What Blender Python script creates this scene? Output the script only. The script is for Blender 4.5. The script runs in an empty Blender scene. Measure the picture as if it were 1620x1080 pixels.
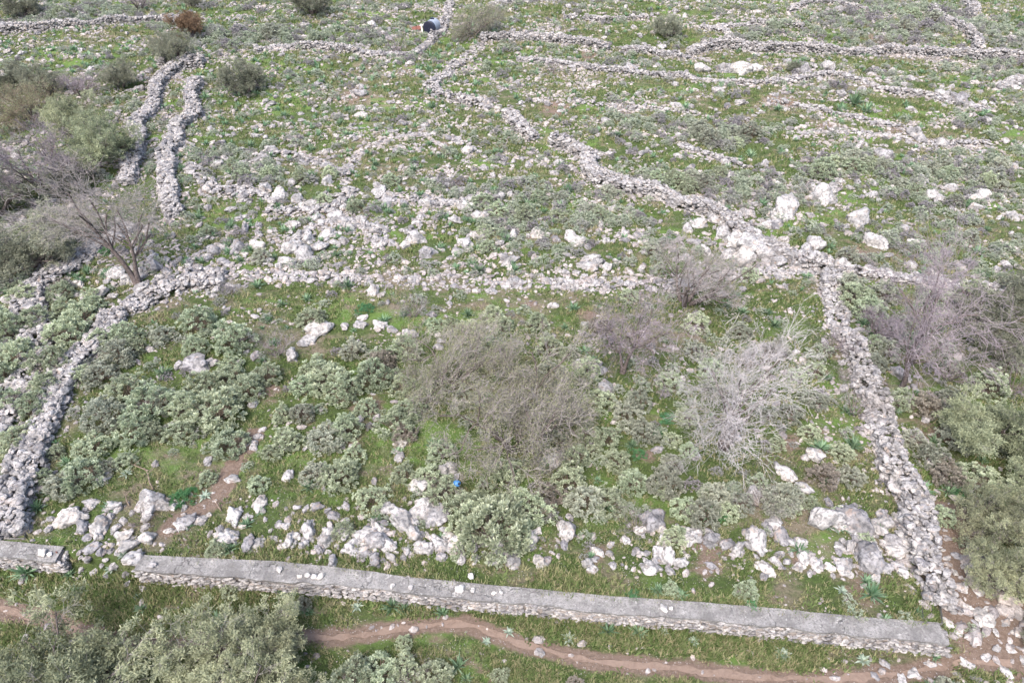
import bpy, math, random
import numpy as np
from mathutils import Vector, noise as mnoise

# ------------------------------------------------------------ camera, sky, sun, exposure
scene = bpy.context.scene
COL = scene.collection
CAM_H, PITCH, FPX = 22.0, math.radians(40), 1080.0
cd = bpy.data.cameras.new("camera"); cam = bpy.data.objects.new("camera", cd); COL.objects.link(cam)
cam.location = (0, 0, CAM_H); cam.rotation_euler = (math.pi/2 - PITCH, 0, 0)
cd.sensor_width = 36; cd.lens = 24; cd.clip_end = 2000
scene.camera = cam
SUN_EL, SUN_AZ = math.radians(56), math.radians(-150)     # azimuth from +Y towards +X
w = bpy.data.worlds.new("World"); scene.world = w; w.use_nodes = True
nt = w.node_tree
sky = nt.nodes.new("ShaderNodeTexSky"); sky.sky_type = 'NISHITA'; sky.sun_disc = False
sky.sun_elevation = SUN_EL; sky.sun_rotation = SUN_AZ; sky.dust_density = 4.0; sky.air_density = 1.0; sky.ozone_density = 1.0
nt.links.new(sky.outputs[0], nt.nodes['Background'].inputs[0])
nt.nodes['Background'].inputs[1].default_value = 0.15
sl = bpy.data.lights.new("sun", 'SUN'); sun = bpy.data.objects.new("sun", sl); COL.objects.link(sun)
sl.energy = 1.5; sl.angle = math.radians(28); sl.color = (1.0, 0.975, 0.94)
sd = Vector((math.sin(SUN_AZ)*math.cos(SUN_EL), math.cos(SUN_AZ)*math.cos(SUN_EL), math.sin(SUN_EL)))
sun.rotation_euler = sd.to_track_quat('Z', 'Y').to_euler()
scene.view_settings.view_transform = 'Standard'; scene.view_settings.look = 'None'
scene.view_settings.exposure = 1.38; scene.view_settings.gamma = 1

R = np.random.default_rng(11)
random.seed(5)

# ------------------------------------------------------------ noise, terrain, pixels to ground
def _h(ix, iy, s):
    v = np.sin(ix*127.1 + iy*311.7 + s*74.7)*43758.5453
    return v - np.floor(v)
def vn(x, y, s=0):
    x = np.asarray(x, float); y = np.asarray(y, float)
    ix = np.floor(x); iy = np.floor(y); fx = x-ix; fy = y-iy
    fx = fx*fx*(3-2*fx); fy = fy*fy*(3-2*fy)
    return (_h(ix,iy,s)*(1-fx)+_h(ix+1,iy,s)*fx)*(1-fy) + (_h(ix,iy+1,s)*(1-fx)+_h(ix+1,iy+1,s)*fx)*fy
def fbm(x, y, s=0, o=4):
    t = 0; a = .5; n = 0
    for k in range(o):
        t = t + a*vn(x*2**k, y*2**k, s+k*3.1); n += a; a *= .5
    return t/n
def smooth(t): t = np.clip(t, 0, 1); return t*t*(3-2*t)

SP, CP = math.sin(PITCH), math.cos(PITCH)
def ray(px, py):
    a = (np.asarray(px, float)-810)/FPX; b = (540-np.asarray(py, float))/FPX
    return a, CP + b*SP, -SP + b*CP
def at_z(px, py, z):
    dx, dy, dz = ray(px, py); t = (z-CAM_H)/dz
    return dx*t, dy*t
WALL_TOP = 0.80
CAPB = [(-160,850),(0,858),(100,868),(233,882),(433,891),(540,901),(640,915),(740,925),(873,937),(973,947),(1080,954),(1247,968),(1347,978),(1500,990)]
CAPF = [(-160,872),(0,880),(90,888),(213,902),(300,908),(433,918),(540,926),(673,940),(773,950),(873,958),(973,969),(1080,977),(1213,990),(1380,1007),(1512,1020)]
def wl(pts, z=WALL_TOP):
    a = np.array(pts, float); x, y = at_z(a[:,0], a[:,1], z); return x, y
BX, BY = wl(CAPB); FX, FY = wl(CAPF)
XC = FX[-1]
def wall_mid(x): return .5*(np.interp(x, BX, BY)+np.interp(x, FX, FY))
def H(x, y):
    x = np.asarray(x, float); y = np.asarray(y, float)
    d = y - wall_mid(x)
    wd = .22 + smooth((x-XC+.3)/1.2)*7.0
    z = .68*smooth(d/wd + .5*(wd > 1))
    amp = smooth((np.abs(d)-1.0)/4)
    z = z + amp*(.55*(fbm(x/9, y/6, 3, 3)-.5) + .14*(fbm(x/1.8, y/1.4, 8, 2)-.5))
    far = smooth((y-38)/30)
    z = z + far*(1.3*(fbm(x/26, y/11, 21, 3)-.5)) + .02*np.maximum(y-36, 0)
    # low terraces: the ground steps up along uneven contour lines
    c = (y + 5*fbm(x/30, y/30, 33, 2))/7.5
    z = z + smooth((y-34)/10)*.25*(smooth((c-np.floor(c)-.8)/.2) - (c-np.floor(c)))
    return z
def gp(px, py, dz=0.0):
    dx, dy, dzv = ray(px, py); z = np.zeros_like(dx)+.4
    for _ in range(25):
        t = (z-CAM_H)/dzv; z = .5*z + .5*(H(dx*t, dy*t)+dz)
    t = (z-CAM_H)/dzv
    return dx*t, dy*t
def depth(x, y, z=.5): return y*CP + (CAM_H-z)*SP
def to_px(x, y, z):
    d = depth(x, y, z)
    return 810+FPX*x/d, 540-FPX*(y*SP+(z-CAM_H)*CP)/d

# ------------------------------------------------------------ mesh helpers
def mesh(name, V, F, attrs=None, smooth_shade=False):
    V = np.ascontiguousarray(V, dtype=np.float32); F = np.ascontiguousarray(F, dtype=np.int32)
    me = bpy.data.meshes.new(name); k = F.shape[1]
    me.vertices.add(len(V)); me.vertices.foreach_set('co', V.ravel())
    me.loops.add(F.size); me.loops.foreach_set('vertex_index', F.ravel())
    me.polygons.add(len(F)); me.polygons.foreach_set('loop_start', np.arange(len(F), dtype=np.int32)*k)
    try: me.polygons.foreach_set('loop_total', np.full(len(F), k, dtype=np.int32))
    except Exception: pass
    me.polygons.foreach_set('use_smooth', np.full(len(F), smooth_shade, dtype=bool))
    for n, v in (attrs or {}).items():
        a = me.attributes.new(n, 'FLOAT', 'POINT'); a.data.foreach_set('value', np.ascontiguousarray(v, dtype=np.float32))
    me.update(calc_edges=True); me.validate()
    return me
def obj(name, me, mat, parent=None, loc=None):
    o = bpy.data.objects.new(name, me); COL.objects.link(o)
    if mat is not None and not me.materials: me.materials.append(mat)
    if parent is not None: o.parent = parent
    if loc is not None: o.location = loc
    return o
def empty(name, loc=(0,0,0), rz=0):
    o = bpy.data.objects.new(name, None); COL.objects.link(o); o.location = loc; o.rotation_euler = (0,0,rz); o.empty_display_size = .2
    return o
def tag(o, label, cat, group=None, kind=None):
    if label: o['label'] = label
    if cat: o['category'] = cat
    if group: o['group'] = group
    if kind: o['kind'] = kind
    return o
def copy_tree(o):
    c = o.copy(); COL.objects.link(c)
    for ch in o.children:
        d = ch.copy(); COL.objects.link(d); d.parent = c
    return c
def norm(a): return a/np.maximum(np.linalg.norm(a, axis=-1, keepdims=True), 1e-9)
def rnd_dirs(n, up=-1.0):
    z = R.uniform(up, 1, n); t = R.uniform(0, 2*np.pi, n); r = np.sqrt(1-z*z)
    return np.stack([r*np.cos(t), r*np.sin(t), z], 1)
def rot_zt(rz, tilt):                                 # (n,3,3): tilt about a random level axis after a turn about z
    n = len(rz); c, s = np.cos(rz), np.sin(rz); Z = np.zeros((n,3,3)); Z[:,0,0]=c; Z[:,0,1]=-s; Z[:,1,0]=s; Z[:,1,1]=c; Z[:,2,2]=1
    a = R.uniform(0, 2*np.pi, n); ax = np.stack([np.cos(a), np.sin(a), 0*a], 1); ct, st = np.cos(tilt), np.sin(tilt)
    K = np.zeros((n,3,3)); K[:,0,2]=ax[:,1]; K[:,1,2]=-ax[:,0]; K[:,2,0]=-ax[:,1]; K[:,2,1]=ax[:,0]
    T = np.eye(3)[None]+st[:,None,None]*K+(1-ct)[:,None,None]*np.einsum('nij,njk->nik', K, K)
    return np.einsum('nij,njk->nik', T, Z)
def scatter(templates, P, S, rz=None, tilt=None, idx=None, rnd=None, keep=True):
    """merge many copies of small template meshes (V,F,attr) into one vertex/face array"""
    n = len(P); P = np.asarray(P, float); S = np.asarray(S, float)
    if S.ndim == 1: S = np.repeat(S[:,None], 3, 1)
    if rz is None: rz = R.uniform(0, 2*np.pi, n)
    if tilt is None: tilt = np.zeros(n)
    if idx is None: idx = R.integers(0, len(templates), n)
    if rnd is None: rnd = R.uniform(0, 1, n)
    M = rot_zt(rz, tilt); Vs, Fs, As, Bs = [], [], [], []; off = 0
    for k, (tv, tf, ta) in enumerate(templates):
        m = np.where(idx == k)[0]
        if not len(m): continue
        v = np.einsum('nij,nvj->nvi', M[m], tv[None]*S[m][:,None,:]) + P[m][:,None,:]
        f = tf[None] + (np.arange(len(m))*len(tv))[:,None,None] + off
        Vs.append(v.reshape(-1,3)); Fs.append(f.reshape(-1, tf.shape[1]))
        As.append(np.repeat(rnd[m], len(tv))); Bs.append(np.tile(ta, len(m))); off += len(m)*len(tv)
    return np.concatenate(Vs), np.concatenate(Fs), np.concatenate(As), np.concatenate(Bs)
def ico(sub):
    import bmesh
    bm = bmesh.new(); bmesh.ops.create_icosphere(bm, subdivisions=sub, radius=1)
    V = np.array([v.co[:] for v in bm.verts]); F = np.array([[v.index for v in f.verts] for f in bm.faces]); bm.free()
    return V, F
ICO = {k: ico(k) for k in (1,2,3,4,5)}
def rock(sub, seed, cuts=9, rough=.12, flat=.75, fine=0.0):
    V, F = ICO[sub]; V = V.copy(); r = np.random.default_rng(seed)
    N = norm(r.normal(size=(cuts,3))); D = r.uniform(.55, .85, cuts)
    for n_, d_ in zip(N, D):
        e = np.maximum(0, V@n_ - d_); V -= e[:,None]*n_*.80
    if rough:
        o = seed*7.31
        dn = np.array([mnoise.fractal(Vector((v[0]*1.3+o, v[1]*1.3, v[2]*1.3)), 1.0, 2.1, 4) for v in V])
        V = V*(1+rough*dn)[:,None]
    if fine:                                          # pitted, fluted limestone
        o = seed*3.7
        dn = np.array([mnoise.ridged_multi_fractal(Vector((v[0]*2.4+o, v[1]*2.4, v[2]*1.5)), 0.9, 2.2, 5, 1.0, 2.0) for v in V])
        V = V*(1+fine*(dn-1.0))[:,None]
    V = V*np.array([1, r.uniform(.7,.95), flat*r.uniform(.8,1.1)])
    return V, F, np.zeros(len(V))
def leaves(P, D, L, W, up=None, droop=0.0):
    """rhombic leaf quads from P along D"""
    D = norm(D); n = len(P)
    if up is None: up = norm(R.normal(size=(n,3)))
    side = norm(np.cross(D, up)); L = np.broadcast_to(L, n)[:,None]; W = np.broadcast_to(W, n)[:,None]
    tip = P + D*L + np.array([0,0,-1.0])*droop*L
    mid = P + D*L*.55
    V = np.stack([P, mid+side*W*.5, tip, mid-side*W*.5], 1).reshape(-1,3)
    F = np.arange(n*4).reshape(n,4)
    return V, F
def tubes(P0, P1, R0, R1, n):
    D = norm(P1-P0); a = np.where(np.abs(D[:,2:3])>.9, np.array([[1.,0,0]]), np.array([[0,0,1.]]))
    U = norm(np.cross(D, a)); W = np.cross(D, U); t = np.arange(n)*2*np.pi/n
    ring = np.cos(t)[None,:,None]*U[:,None]+np.sin(t)[None,:,None]*W[:,None]
    A = P0[:,None]+ring*R0[:,None,None]; B = P1[:,None]+ring*R1[:,None,None]
    V = np.concatenate([A,B],1).reshape(-1,3); m = len(P0); j = np.arange(n); k = (j+1)%n
    f = np.stack([j,k,k+n,j+n],1); F = f[None]+(np.arange(m)*2*n)[:,None,None]
    return V, F.reshape(-1,4)
def join(parts):
    Vs, Fs, As, off = [], [], [], 0
    for V, F, A in parts:
        if F.shape[1] == 3: F = np.concatenate([F, F[:,2:3]], 1)
        Vs.append(V); Fs.append(F+off); As.append(np.broadcast_to(A, len(V))); off += len(V)
    return np.concatenate(Vs), np.concatenate(Fs), np.concatenate(As)

# ------------------------------------------------------------ materials
def newmat(name):
    m = bpy.data.materials.new(name); m.use_nodes = True; n = m.node_tree; n.nodes.clear()
    out = n.nodes.new('ShaderNodeOutputMaterial'); b = n.nodes.new('ShaderNodeBsdfPrincipled'); n.links.new(b.outputs[0], out.inputs[0])
    b.inputs['Roughness'].default_value = .9; b.inputs['Specular IOR Level'].default_value = .15
    return m, n, b
def N(n, t, **kw):
    x = n.nodes.new(t)
    for k, v in kw.items(): setattr(x, k, v)
    return x
def noise_n(n, vec, scale, detail=4, rough=.6):
    x = N(n, 'ShaderNodeTexNoise'); x.inputs['Scale'].default_value = scale; x.inputs['Detail'].default_value = detail; x.inputs['Roughness'].default_value = rough
    n.links.new(vec, x.inputs['Vector']); return x.outputs['Fac']
def ramp(n, fac, stops):
    x = N(n, 'ShaderNodeValToRGB'); cr = x.color_ramp
    while len(cr.elements) < len(stops): cr.elements.new(.5)
    for e, (p, c) in zip(cr.elements, stops): e.position = p; e.color = (*c, 1) if len(c) == 3 else c
    n.links.new(fac, x.inputs[0]); return x.outputs[0]
def mix(n, fac, a, b, bt='MIX'):
    x = N(n, 'ShaderNodeMix', data_type='RGBA', blend_type=bt)
    for s, v in ((x.inputs[0], fac), (x.inputs[6], a), (x.inputs[7], b)):
        if isinstance(v, (int, float)): s.default_value = v
        elif isinstance(v, tuple): s.default_value = (*v, 1)
        else: n.links.new(v, s)
    return x.outputs[2]
def mth(n, op, a, b=None, c=None, clamp=False):
    x = N(n, 'ShaderNodeMath', operation=op, use_clamp=clamp)
    for s, v in zip(x.inputs, (a, b, c)):
        if v is None: continue
        if isinstance(v, (int, float)): s.default_value = v
        else: n.links.new(v, s)
    return x.outputs[0]
def attr(n, name): return N(n, 'ShaderNodeAttribute', attribute_name=name).outputs['Fac']
def bump(n, b, h, dist, strength=1.0):
    x = N(n, 'ShaderNodeBump'); x.inputs['Distance'].default_value = dist; x.inputs['Strength'].default_value = strength
    n.links.new(h, x.inputs['Height']); n.links.new(x.outputs[0], b.inputs['Normal'])
def rock_mat(name, light, dark, warm, per='rnd', sc=1.0):
    m, n, b = newmat(name)
    pos = N(n, 'ShaderNodeNewGeometry').outputs['Position']
    rn = attr(n, 'rnd') if per == 'rnd' else N(n, 'ShaderNodeObjectInfo').outputs['Random']
    big = noise_n(n, pos, 1.7*sc, 5, .65); fine = noise_n(n, pos, 7*sc, 6, .62)
    c = mix(n, ramp(n, big, [(.40,(0,0,0)),(.56,(1,1,1))]), tuple(.55*x for x in light), light)
    c = mix(n, mth(n, 'MULTIPLY', ramp(n, fine, [(.38,(1,1,1)),(.51,(0,0,0))]), .75), c, dark)
    c = mix(n, ramp(n, rn, [(.0,(.72,.72,.74)),(.3,(.9,.9,.9)),(.7,(1.02,1.0,1.0)),(1,(1.08,1.07,1.06))]), (0,0,0), c, 'MULTIPLY') if False else mix(n, 1.0, c, ramp(n, rn, [(.0,(.58,.575,.60)),(.35,(.84,.83,.82)),(.8,(1.04,1.02,1.0)),(1,(1.12,1.07,1.0))]), 'MULTIPLY')
    wf = mth(n, 'MULTIPLY', ramp(n, noise_n(n, pos, 2.6*sc, 4, .7), [(.56,(0,0,0)),(.72,(1,1,1))]), .5)
    c = mix(n, wf, c, warm)
    pit = ramp(n, noise_n(n, pos, 5.5*sc, 3, .55), [(.33,(1,1,1)),(.40,(0,0,0))]); c = mix(n, mth(n, 'MULTIPLY', pit, .45), c, dark)
    n.links.new(c, b.inputs['Base Color']); bump(n, b, fine, .06, 1.0)
    return m
def leaf_mat(name, c0, c1, c2=None, var=.25, rough=.75, scale=2.0):
    m, n, b = newmat(name)
    rn = attr(n, 'rnd'); ob = N(n, 'ShaderNodeObjectInfo').outputs['Random']
    c = mix(n, rn, c0, c1)
    if c2: c = mix(n, ramp(n, attr(n, 'alt'), [(.42,(0,0,0)),(.85,(1,1,1))]), c, c2)
    v = N(n, 'ShaderNodeMapRange'); v.inputs[3].default_value = 1-var; v.inputs[4].default_value = 1+var; n.links.new(ob, v.inputs[0])
    h = N(n, 'ShaderNodeHueSaturation'); n.links.new(c, h.inputs['Color']); n.links.new(v.outputs[0], h.inputs['Value'])
    hv = mth(n, 'MULTIPLY_ADD', mth(n, 'FRACT', mth(n, 'MULTIPLY', ob, 7.3)), .03, .48); n.links.new(hv, h.inputs['Hue'])
    n.links.new(h.outputs[0], b.inputs['Base Color']); b.inputs['Roughness'].default_value = rough
    tr = n.nodes.new('ShaderNodeBsdfTranslucent'); n.links.new(h.outputs[0], tr.inputs[0]); ms = n.nodes.new('ShaderNodeMixShader'); ms.inputs[0].default_value = .35
    n.links.new(b.outputs[0], ms.inputs[1]); n.links.new(tr.outputs[0], ms.inputs[2]); n.links.new(ms.outputs[0], n.nodes['Material Output'].inputs[0])
    return m
M = {}
M['boulder'] = rock_mat('weathered_limestone', (.47,.455,.45), (.125,.122,.125), (.40,.27,.19), 'obj')
M['stone'] = rock_mat('wall_limestone', (.41,.395,.395), (.11,.107,.11), (.38,.27,.20), 'rnd', 1.3)
M['pebblewhite'] = rock_mat('clean_white_stone', (.66,.64,.62), (.45,.43,.42), (.6,.5,.42), 'obj')
M['pebble'] = rock_mat('loose_limestone', (.44,.405,.395), (.20,.175,.165), (.42,.30,.22), 'rnd', 1.6)
M['sage'] = leaf_mat('silver_sage_leaf', (.19,.235,.14), (.66,.72,.54), var=.18)
M['sagedull'] = leaf_mat('dull_scrub_leaf', (.20,.215,.165), (.56,.58,.48), var=.2)
M['sagedry'] = leaf_mat('dry_scrub_leaf', (.19,.17,.14), (.46,.42,.36), var=.2)
M['scrub'] = leaf_mat('scrub_mix', (.19,.225,.155), (.60,.64,.51), (.29,.27,.28), var=0)
M['olive'] = leaf_mat('olive_leaf', (.15,.17,.105), (.42,.445,.29), var=.15)
M['dark'] = leaf_mat('dark_bush_leaf', (.13,.14,.10), (.31,.32,.24), var=.2)
M['red'] = leaf_mat('reddish_leaf', (.14,.09,.055), (.30,.20,.14), var=.1)
M['spray'] = leaf_mat('sparse_spring_leaf', (.19,.205,.115), (.40,.41,.25), var=.1)
M['asph'] = leaf_mat('green_strap_leaf', (.075,.15,.075), (.27,.38,.24), var=.25, rough=.5)
M['herb'] = leaf_mat('feathery_green_leaf', (.05,.15,.06), (.15,.32,.15), var=.15)
M['grass'] = leaf_mat('grass_blade', (.088,.13,.042), (.205,.262,.10), (.32,.29,.17), var=0)
M['thistle'] = leaf_mat('grey_thistle_leaf', (.20,.27,.20), (.40,.46,.38), var=.15)
def bark(name, c0, c1):
    m, n, b = newmat(name); p = N(n, 'ShaderNodeNewGeometry').outputs['Position']
    f = noise_n(n, p, 9, 4, .7); ob = N(n, 'ShaderNodeObjectInfo').outputs['Random']
    n.links.new(mix(n, 1.0, mix(n, ramp(n, f, [(.35,(0,0,0)),(.65,(1,1,1))]), c0, c1), ramp(n, ob, [(0,(.85,.85,.85)),(1,(1.12,1.12,1.12))]), 'MULTIPLY'), b.inputs['Base Color'])
    return m
M['bark'] = bark('dark_bark', (.07,.055,.05), (.17,.14,.13))
M['twig'] = bark('grey_twig', (.23,.205,.20), (.36,.33,.32))
M['twigmass'] = bark('tangled_twig', (.145,.125,.12), (.275,.25,.235))
M['twigpale'] = bark('pale_twig', (.27,.25,.25), (.44,.415,.415))
M['twiglilac'] = bark('lilac_twig', (.20,.165,.185), (.33,.285,.31))
M['twigbrown'] = bark('brown_stem', (.12,.09,.07), (.24,.19,.15))

# ground
def ground_mat():
    m, n, b = newmat('rocky_meadow_soil')
    p = N(n, 'ShaderNodeNewGeometry').outputs['Position']
    mp = N(n, 'ShaderNodeMapping'); mp.inputs['Scale'].default_value = (.55, 1, 1); n.links.new(p, mp.inputs[0]); q = mp.outputs[0]
    big = noise_n(n, q, .22, 5, .6); mid = noise_n(n, q, 1.3, 5, .65); fine = noise_n(n, p, 9, 6, .75); vf = noise_n(n, p, 34, 3, .7)
    green = mix(n, ramp(n, mid, [(.35,(0,0,0)),(.65,(1,1,1))]), (.062,.095,.028), (.125,.172,.050))
    green = mix(n, ramp(n, fine, [(.40,(0,0,0)),(.62,(1,1,1))]), (.055,.075,.027), green)
    green = mix(n, ramp(n, noise_n(n, q, .35, 4, .6), [(.52,(0,0,0)),(.60,(1,1,1))]), green, (.115,.18,.048))
    dry = mix(n, ramp(n, fine, [(.35,(0,0,0)),(.6,(1,1,1))]), (.105,.090,.060), (.22,.185,.135))
    soil = mix(n, ramp(n, fine, [(.35,(0,0,0)),(.65,(1,1,1))]), (.15,.105,.08), (.24,.18,.145))
    f1 = mth(n, 'ADD', mth(n, 'MULTIPLY', big, .55), mth(n, 'MULTIPLY', mid, .5))
    c = mix(n, ramp(n, f1, [(.525,(0,0,0)),(.625,(1,1,1))]), green, dry)
    s = mth(n, 'ADD', attr(n, 'soil'), mth(n, 'MULTIPLY', mth(n, 'SUBTRACT', noise_n(n, q, 2.4, 6, .75), .5), .9))
    c = mix(n, ramp(n, s, [(.16,(0,0,0)),(.34,(1,1,1))]), c, soil)
    chip = N(n, 'ShaderNodeTexVoronoi'); chip.inputs['Scale'].default_value = 12; n.links.new(p, chip.inputs['Vector'])
    cf = mth(n, 'MULTIPLY', ramp(n, chip.outputs['Distance'], [(.12,(1,1,1)),(.24,(0,0,0))]), ramp(n, noise_n(n, q, 1.0, 5, .7), [(.42,(0,0,0)),(.56,(1,1,1))]))
    c = mix(n, cf, c, (.42,.39,.375))
    n.links.new(c, b.inputs['Base Color'])
    bump(n, b, mth(n, 'ADD', fine, mth(n, 'MULTIPLY', vf, .5)), .10, 1.0)
    return m
M['ground'] = ground_mat()
m, n_, b_ = newmat('trodden_red_earth'); p_ = N(n_, 'ShaderNodeNewGeometry').outputs['Position']
f_ = noise_n(n_, p_, 7, 6, .75); g_ = noise_n(n_, p_, .9, 4, .6)
c_ = mix(n_, ramp(n_, f_, [(.35,(0,0,0)),(.62,(1,1,1))]), (.13,.09,.07), (.225,.165,.13))
c_ = mix(n_, ramp(n_, g_, [(.35,(0,0,0)),(.65,(1,1,1))]), c_, (.21,.155,.125))
n_.links.new(c_, b_.inputs['Base Color']); bump(n_, b_, f_, .04); M['path'] = m
m, n_, b_ = newmat('rough_concrete'); p_ = N(n_, 'ShaderNodeNewGeometry').outputs['Position']
f_ = noise_n(n_, p_, 18, 6, .8); g_ = noise_n(n_, p_, 1.6, 6, .75); k_ = noise_n(n_, p_, 4.5, 5, .7)
c_ = mix(n_, ramp(n_, g_, [(.40,(0,0,0)),(.60,(1,1,1))]), (.18,.17,.165), (.32,.305,.295))
c_ = mix(n_, ramp(n_, f_, [(.36,(1,1,1)),(.50,(0,0,0))]), c_, (.12,.115,.11))
c_ = mix(n_, ramp(n_, k_, [(.58,(0,0,0)),(.66,(1,1,1))]), c_, (.38,.365,.35))
c_ = mix(n_, mth(n_, 'MULTIPLY', ramp(n_, noise_n(n_, p_, 2.7, 6, .8), [(.60,(0,0,0)),(.68,(1,1,1))]), .7), c_, (.11,.12,.085))
v_ = N(n_, 'ShaderNodeTexVoronoi', feature='DISTANCE_TO_EDGE'); v_.inputs['Scale'].default_value = .55; w_ = N(n_, 'ShaderNodeVectorMath', operation='ADD'); x_ = N(n_, 'ShaderNodeTexNoise'); x_.inputs['Scale'].default_value = 3; n_.links.new(p_, x_.inputs['Vector'])
n_.links.new(p_, w_.inputs[0]); n_.links.new(x_.outputs['Color'], w_.inputs[1]); n_.links.new(w_.outputs[0], v_.inputs['Vector'])
ck = ramp(n_, v_.outputs['Distance'], [(.002,(1,1,1)),(.007,(0,0,0))]); ck = mth(n_, 'MULTIPLY', ck, ramp(n_, noise_n(n_, p_, .5, 2, .5), [(.50,(0,0,0)),(.58,(.8,.8,.8))])); c_ = mix(n_, ck, c_, (.09,.085,.08))
n_.links.new(c_, b_.inputs['Base Color']); bump(n_, b_, mth(n_, 'SUBTRACT', f_, ck), .05); M['concrete'] = m
m, n_, b_ = newmat('old_mortar'); p_ = N(n_, 'ShaderNodeNewGeometry').outputs['Position']
f_ = noise_n(n_, p_, 10, 5, .7)
n_.links.new(mix(n_, f_, (.20,.165,.145), (.42,.37,.34)), b_.inputs['Base Color']); bump(n_, b_, f_, .05); M['mortar'] = m
def plain(name, c, rough=.6, metal=0):
    m, n, b = newmat(name); p = N(n, 'ShaderNodeNewGeometry').outputs['Position']; f = noise_n(n, p, 8, 4, .6)
    n.links.new(mix(n, f, tuple(x*.75 for x in c), tuple(min(1, x*1.25) for x in c)), b.inputs['Base Color'])
    b.inputs['Roughness'].default_value = rough; b.inputs['Metallic'].default_value = metal; b.inputs['Specular IOR Level'].default_value = .4
    return m
M['black'] = plain('black_plastic', (.012,.014,.03), .45)
M['greyplastic'] = plain('sun_bleached_plastic', (.22,.25,.31), .5)
M['white'] = plain('white_paint', (.72,.70,.68), .6)
M['rust'] = plain('rusty_iron', (.17,.07,.052), .8)
M['blue'] = plain('blue_plastic', (.05,.17,.38), .4)

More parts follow.
